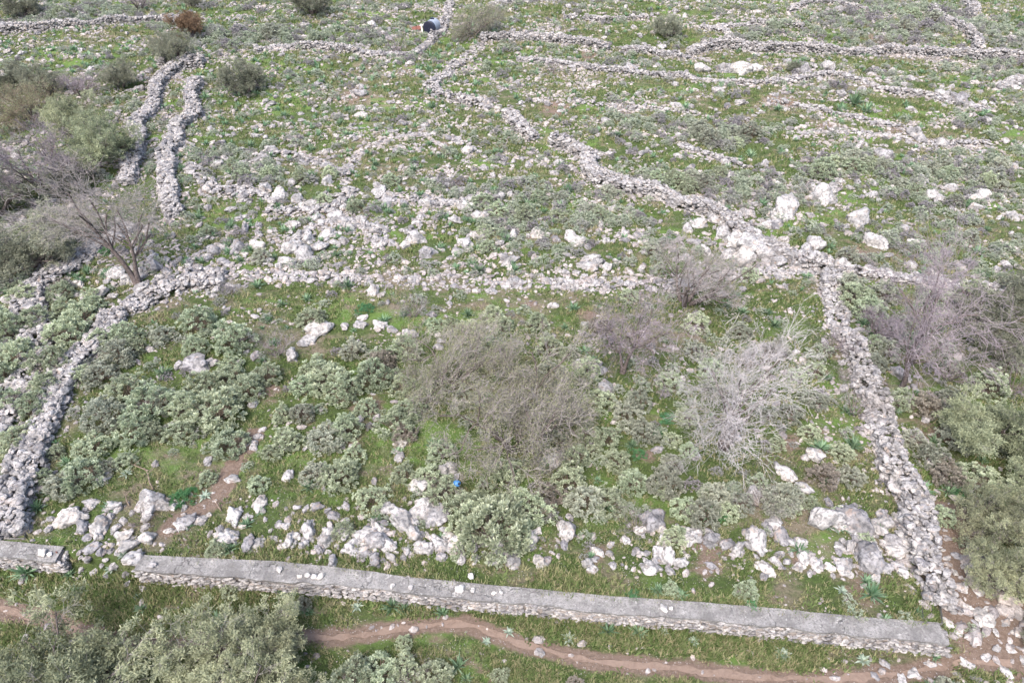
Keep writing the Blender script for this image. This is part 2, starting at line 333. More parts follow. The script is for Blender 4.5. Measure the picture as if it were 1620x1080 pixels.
# ------------------------------------------------------------ wall lines (traced as ground points)
WALLS = {
 'plot_left': ([(14,850),(30,780),(52,715),(76,672),(95,615),(133,567),(160,530),(182,498)], 1.2, .75, .26, 'long pale drystone wall along the left side of the near plot', .25),
 'outer_left': ([(-25,720),(0,667),(25,612),(60,580),(66,545),(60,515),(42,480),(52,462),(87,438),(113,415),(140,395),(180,378),(215,360)], 1.5, .55, .26, 'broken drystone wall curving outside the left edge of the plot', .45),
 'lane_left': ([(206,292),(212,262),(220,228),(214,202),(240,180),(248,152),(256,127),(288,101),(322,99)], 1.04, .75, .30, 'left of the two white drystone walls that flank the old lane', .2),
 'lane_right': ([(276,345),(268,318),(266,288),(268,242),(277,208),(308,187),(306,160),(311,130)], 1.08, .75, .30, 'right of the two white drystone walls that flank the old lane', .2),
 'lane_stub': ([(255,103),(256,84),(262,66)], 0.64, .7, .28, 'short upright stretch of drystone wall beside the dark olive bush', .2),
 'far_left': ([(-40,49),(0,49),(60,47),(130,42),(200,35),(262,32),(285,38)], 0.64, .8, .26, 'thin drystone wall above the bright grass strip at far left', .15),
 'plot_back': ([(352,438),(430,436),(560,441),(700,446),(800,450),(1000,454),(1100,444),(1200,430),(1310,432)], 0.88, .22, .25, 'low tumbled drystone wall across the back of the near plot', .95),
 'plot_right': ([(1309,440),(1318,485),(1328,522),(1352,560),(1364,590),(1374,622),(1394,648),(1404,690),(1414,750),(1434,782),(1452,822),(1462,860),(1478,915),(1492,962)], 1.0, .75, .24, 'rubble drystone wall running down the right side of the plot', .5),
 'back_big': ([(1310,430),(1250,410),(1205,392),(1165,368),(1145,350),(1120,338),(1073,328),(1040,309),(982,300),(945,290),(927,278),(928,253),(900,233),(873,226)], 0.92, .85, .28, 'thick drystone wall snaking up from the plot back corner', .2),
 'mid_short': ([(842,222),(833,210),(813,192),(800,183)], 0.96, .6, .28, 'short thick piece of drystone wall in the middle of the hillside', .3),
 'mid_low': ([(773,173),(727,158),(690,152),(680,138),(712,111),(740,90),(762,72)], 1.04, .45, .30, 'collapsed bending drystone wall in the upper middle field', .5),
 'upper_mid': ([(762,64),(800,60),(873,66),(917,70),(963,79)], 0.72, .75, .28, 'drystone wall just right of the upright pale grey tree', .15),
 'upper_mid_b': ([(987,80),(1030,84),(1075,90)], 0.72, .7, .28, 'short drystone wall left of the long upper right terrace wall', .2),
 'upper_right': ([(1092,88),(1105,81),(1147,75),(1213,81),(1280,82),(1357,88),(1413,85),(1473,91),(1513,88),(1547,96),(1580,94),(1640,94)], 0.88, .95, .28, 'long straight drystone terrace wall across the upper right hillside', .12),
 'tank_wall': ([(405,82),(440,76),(480,77),(540,80),(600,88),(650,86),(682,68),(700,52),(705,36),(712,8)], 0.80, .65, .28, 'drystone wall bending up towards the black water tank', .3),
 'top_mid': ([(775,8),(830,4),(880,2)], 0.72, .7, .3, 'drystone wall along the very top behind the grey tree', .3),
 'top_mid_b': ([(893,31),(940,33),(1000,31),(1023,29)], 0.64, .5, .3, 'faint drystone wall high in the middle of the hillside', .4),
 'second_row': ([(823,94),(860,101),(887,103),(940,111),(990,116),(1073,123),(1123,128),(1197,134),(1267,128),(1320,121),(1367,131),(1400,144),(1473,154),(1530,164),(1563,174)], 0.72, .45, .26, 'low wavy drystone wall below the long upper right wall', .35),
 'top_right': ([(1473,19),(1500,37),(1530,54),(1543,70),(1547,84)], 0.80, .9, .3, 'drystone wall slanting down from the top right', .15),
 'top_right_b': ([(1530,0),(1540,12),(1533,26)], 0.88, .8, .3, 'short white drystone wall at the top right edge', .2),
 'arch': ([(1160,62),(1150,52),(1108,45),(1163,41),(1240,38),(1268,45)], 0.64, .5, .26, 'small drystone wall that hooks round above the long terrace wall', .35),
 'top_arc': ([(1247,19),(1280,5),(1333,8),(1370,18)], 0.64, .5, .26, 'faint arc of drystone wall round a green patch at the top', .4),
 'far_right': ([(1576,140),(1600,132),(1640,126)], 1.04, .7, .3, 'heavy drystone wall at the upper right edge of the hillside', .25),
 'ring_top': ([(545,292),(547,273),(570,243),(597,226),(640,216),(693,213),(730,223),(753,243)], 0.52, .28, .27, 'low arched ring of drystones round a grassy hollow', .7),
 'terrace_a': ([(1268,212),(1330,206),(1400,213),(1450,224),(1510,232),(1560,228)], .6, .28, .26, 'faint broken stone line under the shrubs at upper right', .75),
 'terrace_b': ([(1078,230),(1105,243),(1140,252),(1180,265)], .6, .28, .26, 'short broken stone line sloping above the thick wall at right', .7),
 'terrace_c': ([(1215,160),(1290,172),(1370,190),(1440,205)], .55, .25, .26, 'faint stone line just below the low wavy wall', .8),
 'terrace_d': ([(900,160),(960,170),(1030,172),(1100,180)], .55, .25, .26, 'faint stone line right of the short mid slope wall', .8),
 'rubble_a': ([(380,262),(430,242),(480,248),(540,272)], .8, .25, .28, 'curving line of rubble left of the stone ring', .75),
 'rubble_b': ([(425,335),(480,338),(530,330),(548,300)], .8, .28, .28, 'bent line of rubble dropping from the ring stones', .7),
 'rubble_c': ([(462,385),(500,360),(545,348),(590,362),(600,392)], .9, .32, .30, 'hooped line of pale rubble around the big outcrop', .65),
 'rubble_d': ([(600,312),(660,322),(720,322),(775,310)], .8, .28, .28, 'rubble line closing the foot of the grassy hollow', .7),
 'rubble_e': ([(300,262),(340,300),(390,300),(440,318)], .8, .25, .28, 'rubble line right of the lane walls', .75),
 'terrace_e': ([(1300,20),(1360,30),(1420,26)], .6, .3, .26, 'tiny far stone line among shrubs at the top right', .6),
 'outer_right': ([(1327,432),(1373,434),(1427,441),(1497,452),(1547,455),(1585,462)], 0.64, .5, .26, 'drystone wall running right from the plot back corner', .25),
 'left_mid': ([(205,490),(247,468),(283,450),(353,440)], 1.8, .45, .27, 'rubble bank of stones joining the back left corner of the plot', .4),
}
WXY = {k: np.stack(gp(np.array(v[0], float)[:,0], np.array(v[0], float)[:,1]), 1) for k, v in WALLS.items()}
def poly_dist(x, y, P):
    d = np.full(np.shape(x), 1e9)
    for a, b in zip(P[:-1], P[1:]):
        ab = b-a; t = np.clip(((x-a[0])*ab[0]+(y-a[1])*ab[1])/max(ab@ab, 1e-9), 0, 1)
        d = np.minimum(d, np.hypot(x-a[0]-t*ab[0], y-a[1]-t*ab[1]))
    return d
def wall_dist(x, y):
    d = np.abs(y-wall_mid(x)) + np.where(x > XC+.6, 50, 0)
    for k, P in WXY.items(): d = np.minimum(d, poly_dist(x, y, P)-WALLS[k][1]*.5)
    return d
def px_poly(pts): a = np.array(pts, float); return np.stack(gp(a[:,0], a[:,1]), 1)
PATH = px_poly([(-60,945),(0,962),(60,977),(130,998),(200,1014),(300,1022),(400,1016),(480,1008),(540,1008),(607,998),(673,989),(740,984),(773,1000),(823,1018),(873,1030),(940,1046),(1080,1057),(1213,1073),(1330,1073),(1425,1066),(1500,1050),(1600,1050)])
PATH2 = px_poly([(680,1005),(715,1032),(760,1060),(800,1085)])
PATH3 = px_poly([(400,690),(372,730),(345,785),(300,815),(270,835)])
LANE = px_poly([(1700,1010),(1600,1010),(1560,985),(1530,930),(1515,890),(1505,840)])
SOILP = [(585,650,55),(560,700,30),(150,745,40),(1530,520,25),(1250,700,30),(540,625,30),(480,655,40),(1300,590,30),(1120,875,70),(1270,885,40),(940,880,40),(1370,930,60),(1180,215,30),(1240,165,60),(930,90,40),(985,175,30),(1420,205,40),(1310,200,50),(1560,740,30),(640,115,40),(720,290,30),(1350,400,50),(930,500,40),(1020,720,30),(840,480,30),(1290,680,26),(430,620,40),(560,150,50),(500,330,50),(700,235,25),(1470,680,40),(1380,60,30),(690,35,25),(880,175,60)]

def soil_val(x, y):
    s = np.maximum(0, 1.0-poly_dist(x, y, PATH)/.55)*.65
    s = np.maximum(s, (1-poly_dist(x, y, PATH2)/.5)*.28); s = np.maximum(s, (1-poly_dist(x, y, PATH3)/.7)*.7)
    s = np.maximum(s, (1.2-poly_dist(x, y, LANE)/1.6)*.8)
    for (px, py, r) in SOILP:
        cx, cy = gp(px, py); rr = r/FPX*depth(cx, cy); s = np.maximum(s, .42*(1-np.hypot(x-cx, (y-cy)*.9)/rr))
    return np.clip(s, -.2, 1.2)

# ------------------------------------------------------------ ground
ys = np.concatenate([np.linspace(-120,3,16), np.arange(4,8,.4), np.arange(8,18,.12), np.arange(18,40,.2), np.arange(40,102,.35), np.geomspace(103,420,16)])
xs = np.concatenate([-np.geomspace(420,74,14), np.arange(-72,72.1,.3), np.geomspace(74,420,14)])
gx, gy = np.meshgrid(xs, ys); gz = H(gx, gy); nx, ny = len(xs), len(ys)
sv = np.maximum(soil_val(gx, gy), -.2)
i = (np.arange(ny-1)[:,None]*nx+np.arange(nx-1)[None]).ravel()
obj('ground', mesh('ground', np.stack([gx,gy,gz],-1).reshape(-1,3), np.stack([i,i+1,i+nx+1,i+nx],1), {'soil': sv.ravel()}, True), M['ground'])['kind'] = 'structure'
def resample(P, ds):
    P = np.asarray(P, float); s = np.concatenate([[0], np.cumsum(np.linalg.norm(np.diff(P, axis=0), axis=1))])
    t = np.linspace(0, s[-1], max(2, int(s[-1]/ds)+1)); return np.stack([np.interp(t, s, P[:,k]) for k in range(P.shape[1])], 1)
def normals2(Q):
    T = np.gradient(Q[:,:2], axis=0); T = T/np.linalg.norm(T, axis=1, keepdims=True); return np.stack([-T[:,1], T[:,0]], 1)
def strip_path(name, P, wd):
    Q = resample(P, .15)
    for _ in range(6): Q[1:-1] = .25*Q[:-2]+.5*Q[1:-1]+.25*Q[2:]
    Nn = normals2(Q); t = np.arange(len(Q))*.15; rows = []
    L = wd*(-.2+1.7*fbm(t/.35, t*0, 5, 5)); Rr = wd*(-.2+1.7*fbm(t/.35, t*0+9, 6, 5))
    u = np.linspace(-1, 1, 7)
    off = np.where(u[None] < 0, u[None]*L[:,None], u[None]*Rr[:,None])
    X = Q[:,None,0]+Nn[:,None,0]*off; Y = Q[:,None,1]+Nn[:,None,1]*off; Z = H(X, Y)+.02
    n, k = X.shape; i = (np.arange(n-1)[:,None]*k+np.arange(k-1)[None]).ravel()
    obj(name, mesh(name, np.stack([X,Y,Z],-1).reshape(-1,3), np.stack([i,i+k,i+k+1,i+1],1), None, True), M['path'])['kind'] = 'structure'
strip_path('dirt_path', PATH, .15)

# ------------------------------------------------------------ stones and walls
ST = [rock(2, 100+k, 9, .10, .72) for k in range(12)]          # building stones
PB = [rock(1, 200+k, 5, .0, .65) for k in range(10)]            # small stones
def build_wall(key):
    pts, wd, ht, ss, label, brk = WALLS[key]
    d0 = float(np.mean(depth(WXY[key][:,0], WXY[key][:,1]))); ss = max(ss*.86, d0*.0036); brk = min(.95, brk+(.15 if d0 > 55 else 0))
    Q = resample(WXY[key], .1); Nn = normals2(Q); t = np.arange(len(Q))*.1; L = len(Q)*.1; P, S, rn = [], [], []
    Q = Q + Nn*((fbm(t/3.0, t*0+len(pts), 13, 3)-.5)*.9*min(1, wd))[:,None]; Nn = normals2(Q)
    prof = ht*(1-brk*1.3*smooth((fbm(t/2.2, t*0, len(pts)+1, 3)-.35)/.4)); wpr = wd*(.85+.5*(fbm(t/1.7, t*0+4, len(key), 3)-.5)*2*min(1, brk+.3))
    def add(ti, off, zf, sz):
        k = np.clip((ti/.1).astype(int), 0, len(Q)-1); o = off*wpr[k]
        x = Q[k,0]+Nn[k,0]*o; y = Q[k,1]+Nn[k,1]*o; P.append(np.stack([x, y, H(x,y)+zf*prof[k]-.02], 1)); S.append(sz)
    n = int(L*wd/ss**2*1.9*(1-brk*.7)*np.clip(R.normal(1,.05),.8,1.2)); add(R.uniform(0,L,n), R.uniform(-.42,.42,n), R.uniform(.80,1.0,n), ss*R.uniform(.34,.72,n))           # top
    nl = max(1, int(ht/(ss*.5)))
    for j in range(nl):
        zf = (j+.3)/nl
        for s in (-1, 1):
            n = int(L/ss*1.5); add(R.uniform(0,L,n), s*(.53-.10*zf)+R.normal(0,.02,n), zf+R.normal(0,.03,n), ss*R.uniform(.38,.75,n))
    n = int(L*wd/ss**2*1.3*(1-brk*.6)); add(R.uniform(0,L,n), R.uniform(-.38,.38,n), R.uniform(.45,.85,n), ss*R.uniform(.5,.85,n))               # fill
    for e in (0, L-.01):
        n = int(wd*ht/ss**2*2)+3; add(np.full(n, e), R.uniform(-.4,.4,n), R.uniform(.1,.9,n), ss*R.uniform(.4,.75,n))
    n = int(L*(1+5*brk)/ss*.9); o = R.choice([-1,1],n)*np.minimum(.5+np.abs(R.normal(0,.4,n)), .5+.35/wd+.25); add(R.uniform(0,L,n), o, np.zeros(n)+.03, ss*R.uniform(.22,.6,n))   # fallen
    n = int(L*brk/ss*.25)+1; o = R.normal(0,.4,n); add(R.uniform(0,L,n), o, np.full(n,.5), ss*R.uniform(.8,1.4,n))
    P = np.concatenate(P); S = np.concatenate(S)*.95
    kp = R.uniform(0,1,len(P)) < np.clip(1.9-1.7*(brk+.1)*fbm(P[:,0]/1.5, P[:,1]/1.5, 77, 3)/.5, .35, 1); P = P[kp]; S = S[kp]*np.clip(R.lognormal(0,.28,kp.sum()),.5,2.0)
    S3 = np.stack([S*R.uniform(.9,1.45,len(S)), S*R.uniform(.8,1.1,len(S)), S*R.uniform(.6,1.05,len(S))], 1)
    tm = ST if d0 < 60 else PB
    V, F, A, _ = scatter(tm, P, S3, tilt=R.normal(0,.35,len(P)))
    c = P.mean(0); V = V-c
    o = obj('drystone_wall', mesh('drystone_wall', V, F, {'rnd': A}), M['stone'], loc=c)
    tag(o, label, 'stone wall', 'drystone field walls on the hillside', 'thing')
for k in WALLS: build_wall(k)

# concrete-capped front wall, in two stretches with a gap full of fallen rocks
def front_wall(x0, x1, label):
    rt = empty('retaining_wall', ((x0+x1)/2, float(wall_mid((x0+x1)/2)), 0)); tag(rt, label, 'wall', 'stretches of concrete topped wall at the front'); ox, oy = rt.location.x, rt.location.y
    X = np.arange(x0, x1+.001, .12); yb = np.interp(X, BX, BY)+.05*(fbm(X/.8, X*0, 31, 4)-.5)+.10; yf = np.interp(X, FX, FY)+.16*(fbm(X/.5, X*0, 32, 5)-.5)
    zt = WALL_TOP+.05*(fbm(X/2, X*0, 33, 3)-.5); n = len(X); u = np.linspace(0, 1, 6)
    Y = yf[:,None]*(1-u)+yb[:,None]*u; Z = zt[:,None]+.02*(fbm(X[:,None]/.3+u*0, Y/.3, 35, 2)-.5)
    top = np.stack([X[:,None]+u*0-ox, Y-oy, Z], -1); z0 = Z-.11
    lf = np.stack([X-ox, yf-oy+.012, Z[:,0]-.11], -1)[:,None]; lb = np.stack([X-ox, yb-oy-.012, Z[:,-1]-.5], -1)[:,None]
    G = np.concatenate([lf, top, lb], 1); k = G.shape[1]; i = (np.arange(n-1)[:,None]*k+np.arange(k-1)[None]).ravel()
    F = np.stack([i,i+k,i+k+1,i+1],1); caps = []
    for e in (0, n-1):
        b = e*k
        for j in range(1, k-2): caps.append([b, b+j, b+j+1, b+j+1])
        caps.append([b, b+k-2, b+k-1, b+k-1])
    F = np.concatenate([F, np.array(caps)]); F = np.array([f for f in F])
    obj('cap', mesh('cap', G.reshape(-1,3), F), M['concrete'], rt)
    # mortar body
    yi = yf+.07; bz = H(X, yf-.6)-.25
    G = np.stack([np.stack([X-ox, yb-.05-oy, X*0-.1],-1), np.stack([X-ox, yi-oy, bz],-1), np.stack([X-ox, yi-oy, zt-.1],-1), np.stack([X-ox, yb-.05-oy, zt-.12],-1)], 1)
    k = 4; i = (np.arange(n-1)[:,None]*k+np.arange(k-1)[None]).ravel(); F = np.stack([i,i+k,i+k+1,i+1],1)
    F = np.concatenate([F, [[0,1,2,3],[(n-1)*4+3,(n-1)*4+2,(n-1)*4+1,(n-1)*4]]])
    P, S = [], []
    for j in range(9):
        zz = .02+.085*j; m = int((x1-x0)/.19); xx = np.linspace(x0+.05, x1-.05, m)+R.normal(0,.04,m)
        yy = np.interp(xx, FX, FY)+.06-.05*(1-j/9)+R.normal(0,.02,m)
        P.append(np.stack([xx, yy, zz+R.normal(0,.02,m)+H(xx, yy-.6)*(1-j/9)],1)); S.append(np.stack([R.uniform(.07,.17,m), R.uniform(.05,.09,m), R.uniform(.035,.075,m)],1))
    for e in (x0, x1):
        m = 60; y0 = float(np.interp(e, FX, FY)); y1 = float(np.interp(e, BX, BY)); P.append(np.stack([np.full(m, e), R.uniform(y0+.05, y1, m), R.uniform(0, .68, m)],1)); S.append(R.uniform(.05,.12,(m,3)))
    P = np.concatenate(P); S = np.concatenate(S); kk = R.uniform(0,1,len(P)) < .93; P = P[kk]; S = S[kk]
    V2, F2, A2, _ = scatter(ST, P-np.array([ox,oy,0]), S, rz=R.normal(0,.15,len(P)), tilt=R.normal(0,.12,len(P)))
    V, F, A = join([(V2, F2, A2)])
    obj('mortar_core', mesh('mortar_core', G.reshape(-1,3), np.concatenate([np.stack([i,i+k,i+k+1,i+1],1), [[0,1,2,3],[(n-1)*4+3,(n-1)*4+2,(n-1)*4+1,(n-1)*4]]])), M['mortar'], rt)
    obj('facing_stones', mesh('facing_stones', V2, F2, {'rnd': A2}), M['stone'], rt)
    return rt
xa = float(np.interp(0, [0,1], [at_z(98,878,WALL_TOP)[0], 0])); xb = float(at_z(215,895,WALL_TOP)[0]); xl = float(at_z(-120,860,WALL_TOP)[0])
front_wall(xl, xa, 'left stub of concrete topped stone wall before the gap')
front_wall(xb, float(at_z(1500,1005,WALL_TOP)[0]), 'long concrete topped stone wall right of the gap at the front')
def cap_patch(px, label):
    """thin concrete bed on the end of a dry wall"""
    P = np.stack(at_z(np.array([p[0] for p in px], float), np.array([p[1] for p in px], float), WALL_TOP+.02), 1); c = P.mean(0); n = len(P)
    t = np.concatenate([P-c, np.full((n,1), WALL_TOP+.02)], 1); b = np.concatenate([(P-c)*1.03, np.full((n,1), .1)], 1)
    V = np.concatenate([t, b, [[0,0,WALL_TOP+.05]]]); j = np.arange(n); k = (j+1)%n
    F = np.concatenate([np.stack([j,j+n,k+n,k],1), np.stack([np.full(n,2*n), j, k, k],1)])
    tag(obj('concrete_pad', mesh('concrete_pad', V, F), M['concrete'], loc=(c[0],c[1],0)), label, 'wall end', None)
cap_patch([(8,850),(12,825),(20,808),(36,808),(40,830),(38,850)], 'grey concrete bed capping the low end of the left drystone wall')
cap_patch([(1462,985),(1460,960),(1462,930),(1478,926),(1488,945),(1492,985)], 'grey concrete bed on the right wall where it meets the corner')
# ------------------------------------------------------------ plants: templates
def shrub_tpl(seed, heads=130, per=26, hs=.085, leaf=.060, flat=.72, lw=.45, stems=True, ragged=.25):
    """knobbly dome of leaf rosettes, unit width 1.0"""
    global R
    keep = R; R = np.random.default_rng(seed)
    D = rnd_dirs(heads, -.1); ang = np.arctan2(D[:,1], D[:,0])
    lob = 1+ragged*(np.sin(ang*3+seed)*.5+np.sin(ang*5+seed*2.1)*.35)+R.normal(0,.09,heads)
    rad = .47*lob*R.uniform(.6,1,heads)**.4
    C = D*rad[:,None]; C[:,2] = np.abs(C[:,2])*flat*1.35+.05
    m = per; P = np.repeat(C, m, 0); dd = norm(rnd_dirs(heads*m, -.5)+np.repeat(norm(C), m, 0)*.6+np.array([0,0,.35]))
    P = P+dd*hs*R.uniform(.05,.5,(heads*m,1))
    V, F = leaves(P, dd, leaf*R.uniform(.6,1.2,heads*m), leaf*lw*R.uniform(.7,1.3,heads*m))
    t = np.repeat(np.clip(R.uniform(0,1,heads),0,1), m)*.55+R.uniform(0,.45,heads*m)
    A = np.repeat(np.clip(t,0,1), 4)
    out = (V, F, A)
    B = np.array([[0,0,-.04]])+R.normal(0,.04,(heads,3))*np.array([1,1,0]); k = R.uniform(0,1,heads) < .6
    mid = B*.5+C*.5+np.array([0,0,.0])-np.array([0,0,.04]); r = np.full(heads,.007)
    SV, SF = tubes(np.concatenate([B[k],mid[k]]), np.concatenate([mid[k],C[k]]), np.concatenate([r[k]*1.4,r[k]]), np.concatenate([r[k],r[k]*.6]), 3)
    R = keep
    return out, (SV, SF)
def grow(seed, trunks=4, lean=.75, kids=(6,6,5,5), ratio=(.62,.6,.55,.5), L0=.22, r0=.022, up=.10, wig=.28, stop=4, first=.15):
    """branch skeleton, roughly unit crown width; returns segment arrays and levels, and tips"""
    r = np.random.default_rng(seed); S0, S1, A, B, LV = [], [], [], [], []; tips = []
    def br(p, d, L, rad, lev):
        ns = (5,4,4,3,2,2)[lev]; q = p.copy(); dd = d.copy(); pts = []
        for k in range(ns):
            dd = dd+r.normal(0,wig,3)*(.6 if lev == 0 else 1)*.6; dd[2] += up*(1 if lev > 0 else .3); dd /= np.linalg.norm(dd)
            e = q+dd*L/ns; ra = rad*(1-.65*k/ns); rb = rad*(1-.65*(k+1)/ns)
            S0.append(q); S1.append(e); A.append(ra); B.append(rb); LV.append(lev); pts.append((e.copy(), dd.copy(), rb)); q = e
        if lev >= stop: tips.append((q, dd)); return
        for c in range(kids[lev]):
            t = r.uniform(first if lev == 0 else .25, 1.0) if c else 1.0
            k = min(ns-1, int(t*ns)); e, ed, er = pts[k]
            nd = ed+norm(r.normal(size=3))*(1.0 if lev else .9); nd[2] *= .8; nd /= np.linalg.norm(nd)
            br(e-ed*L/ns*r.uniform(0,.5) if c else e, nd, L*ratio[lev]*r.uniform(.75,1.25), er*.62, lev+1)
    for k in range(trunks):
        a = 2*math.pi*(k+r.uniform(0,.7))/trunks; d = np.array([math.cos(a)*lean, math.sin(a)*lean, 1.0]); d /= np.linalg.norm(d)
        br(np.array([math.cos(a)*.01, math.sin(a)*.01, -.03]), d, L0*r.uniform(.85,1.25), r0*r.uniform(.7,1), 0)
    S0 = np.array(S0); S1 = np.array(S1); cen = S1[len(S1)//4:].mean(0); sh = np.array([cen[0], cen[1], 0])/max(cen[2], .05)
    S0 = S0-np.maximum(S0[:,2:3],0)*sh; S1 = S1-np.maximum(S1[:,2:3],0)*sh; tips = [(t[0]-max(t[0][2],0)*sh, t[1]) for t in tips]; A = np.array(A); B = np.array(B); LV = np.array(LV)
    tp = np.array([t[0] for t in tips]); td = np.array([t[1] for t in tips])
    w_ = np.percentile(np.abs(S1[:,:2]), 97)*2; s = 1/w_
    return S0*s, S1*s, A*s, B*s, LV, tp*s, td
def tree_meshes(seed, kind):
    """(trunk mesh, crown mesh), unit crown width"""
    if kind == 'bare':   a = dict(trunks=4, kids=(7,6,6,5), stop=4)
    elif kind == 'barewide': a = dict(trunks=5, lean=1.0, kids=(8,7,6,6), wig=.26, up=.03, r0=.018)
    elif kind == 'bush': a = dict(trunks=12, lean=.9, kids=(4,4,4,3), L0=.28, r0=.008, wig=.2, up=.08, stop=3)
    elif kind == 'mass': a = dict(trunks=6, lean=1.0, kids=(6,6,5,5), wig=.42, up=.05, r0=.016)
    elif kind == 'tree1': a = dict(trunks=2, lean=.22, L0=.36, r0=.034, first=.6, kids=(9,6,6,5), ratio=(.80,.6,.55,.5), wig=.22, up=.02)
    else: a = dict(trunks=4, lean=.8, kids=(7,6,5,3), stop=3, r0=.03)
    S0, S1, A, B, LV, tp, td = grow(seed, **a)
    cut = 1 if kind != 'bush' else 0
    k = LV <= cut; tv, tf = tubes(S0[k], S1[k], np.maximum(A[k],.006), np.maximum(B[k],.005), 6)
    trunk = mesh('trunk', tv, tf, None, True)
    k = ~k; r_ = np.random.default_rng(seed+5)
    mn = .0009 if kind != 'mass' else .0013
    cv, cf = tubes(S0[k], S1[k], np.maximum(A[k]*.45, mn), np.maximum(B[k]*.45, mn*.8), 3)
    parts = [(cv, cf, 0.0)]
    leafmesh = None
    if kind in ('olive', 'mass'):
        m = 48 if kind == 'olive' else 6; nt_ = len(tp); sp = .016 if kind == 'olive' else .02
        jit = r_.normal(size=(nt_*m,3)); P = np.repeat(tp, m, 0)+jit*sp; dd = norm(np.repeat(td, m, 0)*.7+r_.normal(size=(nt_*m,3))*.8+np.array([0,0,.3]))
        L = (.027 if kind == 'olive' else .011)*r_.uniform(.6,1.3,nt_*m)
        lv, lf = leaves(P, dd, L, L*.30, up=norm(r_.normal(size=(nt_*m,3))))
        cl = fbm(P[:,0]*5+P[:,2]*4, P[:,1]*5+seed, 4, 2)                 # clumps of older and newer leaves
        ar = np.clip(.25+1.4*(cl-.45)+r_.uniform(0,.5,nt_*m), 0, 1)
        leafmesh = mesh('foliage', lv, lf, {'rnd': np.repeat(ar, 4)})
    crown = mesh('twigs', cv, cf)
    return trunk, crown, leafmesh, tp
TT = {}
for k, kind, seed in (('bareA','tree1',3),('bareB','tree1',8),('bareC','bare',15),('massA','mass',21),('massB','mass',27),('oliveA','olive',31),('oliveB','olive',37),('oliveC','olive',44),('bushA','bush',51),('bushB','bush',56)):
    TT[k] = tree_meshes(seed, kind)
MV = {}
def withmat(me, mat):
    key = (me.name, mat.name)
    if key not in MV:
        c = me.copy(); c.materials.clear(); c.materials.append(mat); MV[key] = c
    return MV[key]
def tree(px, py, wpx, tpl, label, twig='twig', leafm=None, cat='tree', name='bare_tree', hs=1.0, group='scattered trees and big bushes', sink=0, rz=None, tilt=0):
    x, y = map(float, gp(px, py)); z = float(H(x, y)); wd = wpx/FPX*float(depth(x, y, z+1))*1.0
    t = empty(name, (x, y, z-sink)); t.rotation_euler = (0,tilt,random.uniform(0,6.28) if rz is None else rz); t.scale = (wd, wd, wd*hs); tag(t, label, cat, group)
    tr, cr, lf, _ = TT[tpl]
    obj('trunk', withmat(tr, M['bark' if twig != 'twigpale' else 'bark']), None, t)
    if lf is not None and leafm:
        c = obj('crown', withmat(lf, M[leafm]), None, t); obj('twigs', withmat(cr, M[twig]), None, c)
    else: obj('crown', withmat(cr, M[twig]), None, t)
    return t
T = tree
T(1145,710,200,'bareA','widest bare grey tree with pale twigs and dark trunk inside the plot','twigpale',hs=1.1)
T(985,590,155,'bareB','bare lilac grey tree just behind the big dark faced boulder','twiglilac',hs=1.15)
T(1085,480,150,'bareC','bare pale tree standing on the tumbled back wall of the plot','twig',hs=1.3)
T(1425,615,215,'bareB','large bare pinkish tree just right of the right hand wall','twiglilac',hs=1.35)
T(1385,530,80,'bareC','small dark stemmed bare tree hard against the right hand wall','twiglilac')
T(815,700,225,'massA','broad tangled tree with a faint green haze in the plot centre','twigmass','spray',hs=1.0)
T(710,612,180,'massB','tangled twiggy tree behind and left of the broad central tree','twigmass','spray',hs=1.1)
T(885,660,150,'massB','tangled twiggy tree between the central tree and the dark faced boulder','twigmass','spray')
T(1195,575,75,'bareC','thin pale straggly tree behind the widest bare tree','twigpale',hs=.9)
T(218,450,215,'bareB','bare grey tree rising from the rubble left of the plot','twig',rz=2.0,hs=1.05,tilt=.36)
T(85,302,150,'bareC','dense purple bare tree at the left of the hillside','twiglilac',hs=1.15)
T(162,262,100,'oliveA','pale grey green olive right of the purple bare tree','twig','olive',name='olive_tree')
T(115,215,85,'oliveB','olive grey tree behind the purple bare tree','twig','olive',name='olive_tree')
T(45,195,100,'massA','bare brown tree with yellow green tips at the left edge','twigbrown','spray')
T(388,148,72,'oliveC','round dark olive standing alone right of the lane walls','twig','dark',name='olive_tree')
T(279,96,58,'oliveA','grey olive bush at the head of the lane','twig','dark',name='olive_tree')
T(304,54,52,'oliveB','reddish brown bush on the far lane wall','twigbrown','red',name='bush',cat='bush')
T(748,58,84,'massB','pale grey tree just right of the black water tank','twigmass','spray')
T(18,148,66,'oliveC','dark green olive at the left edge above the purple tree','twig','dark',name='olive_tree')
T(78,150,62,'oliveB','dull olive between the left edge and the lane, upper field','twiglilac','dark',name='olive_tree')
T(128,152,60,'bareC','purplish bare bush between two dull olives','twiglilac',name='bush',cat='bush')
T(192,138,52,'oliveA','small dull olive left of the top of the lane','twig','dark',name='olive_tree')
T(35,28,54,'oliveC','dark bush above the far left wall','twiglilac','dark',name='bush',cat='bush')
T(222,15,50,'bareC','grey bare bush on the top edge left of the lane','twiglilac',name='bush',cat='bush')
T(308,12,34,'oliveB','tiny dark bush on the top edge above the reddish bush','twiglilac','dark',name='bush',cat='bush')
T(497,22,56,'oliveA','very dark bush on the top edge between lane and tank','twiglilac','dark',name='bush',cat='bush')
T(1053,58,46,'oliveC','small round dark bush high in the right of the middle','twig','dark',name='bush',cat='bush')
T(625,84,56,'bushA','grey twiggy bush below and left of the black tank','twiglilac',name='bush',cat='bush')
T(1252,112,20,'oliveB','tiny dark upright bush below the long terrace wall','twig','dark',name='bush',cat='bush')
T(873,116,30,'bushB','little reddish grey bush in the upper middle field','twiglilac',name='bush',cat='bush')
T(1395,74,30,'bushA','straw coloured bush above the long terrace wall','twigbrown','red',name='bush',cat='bush')
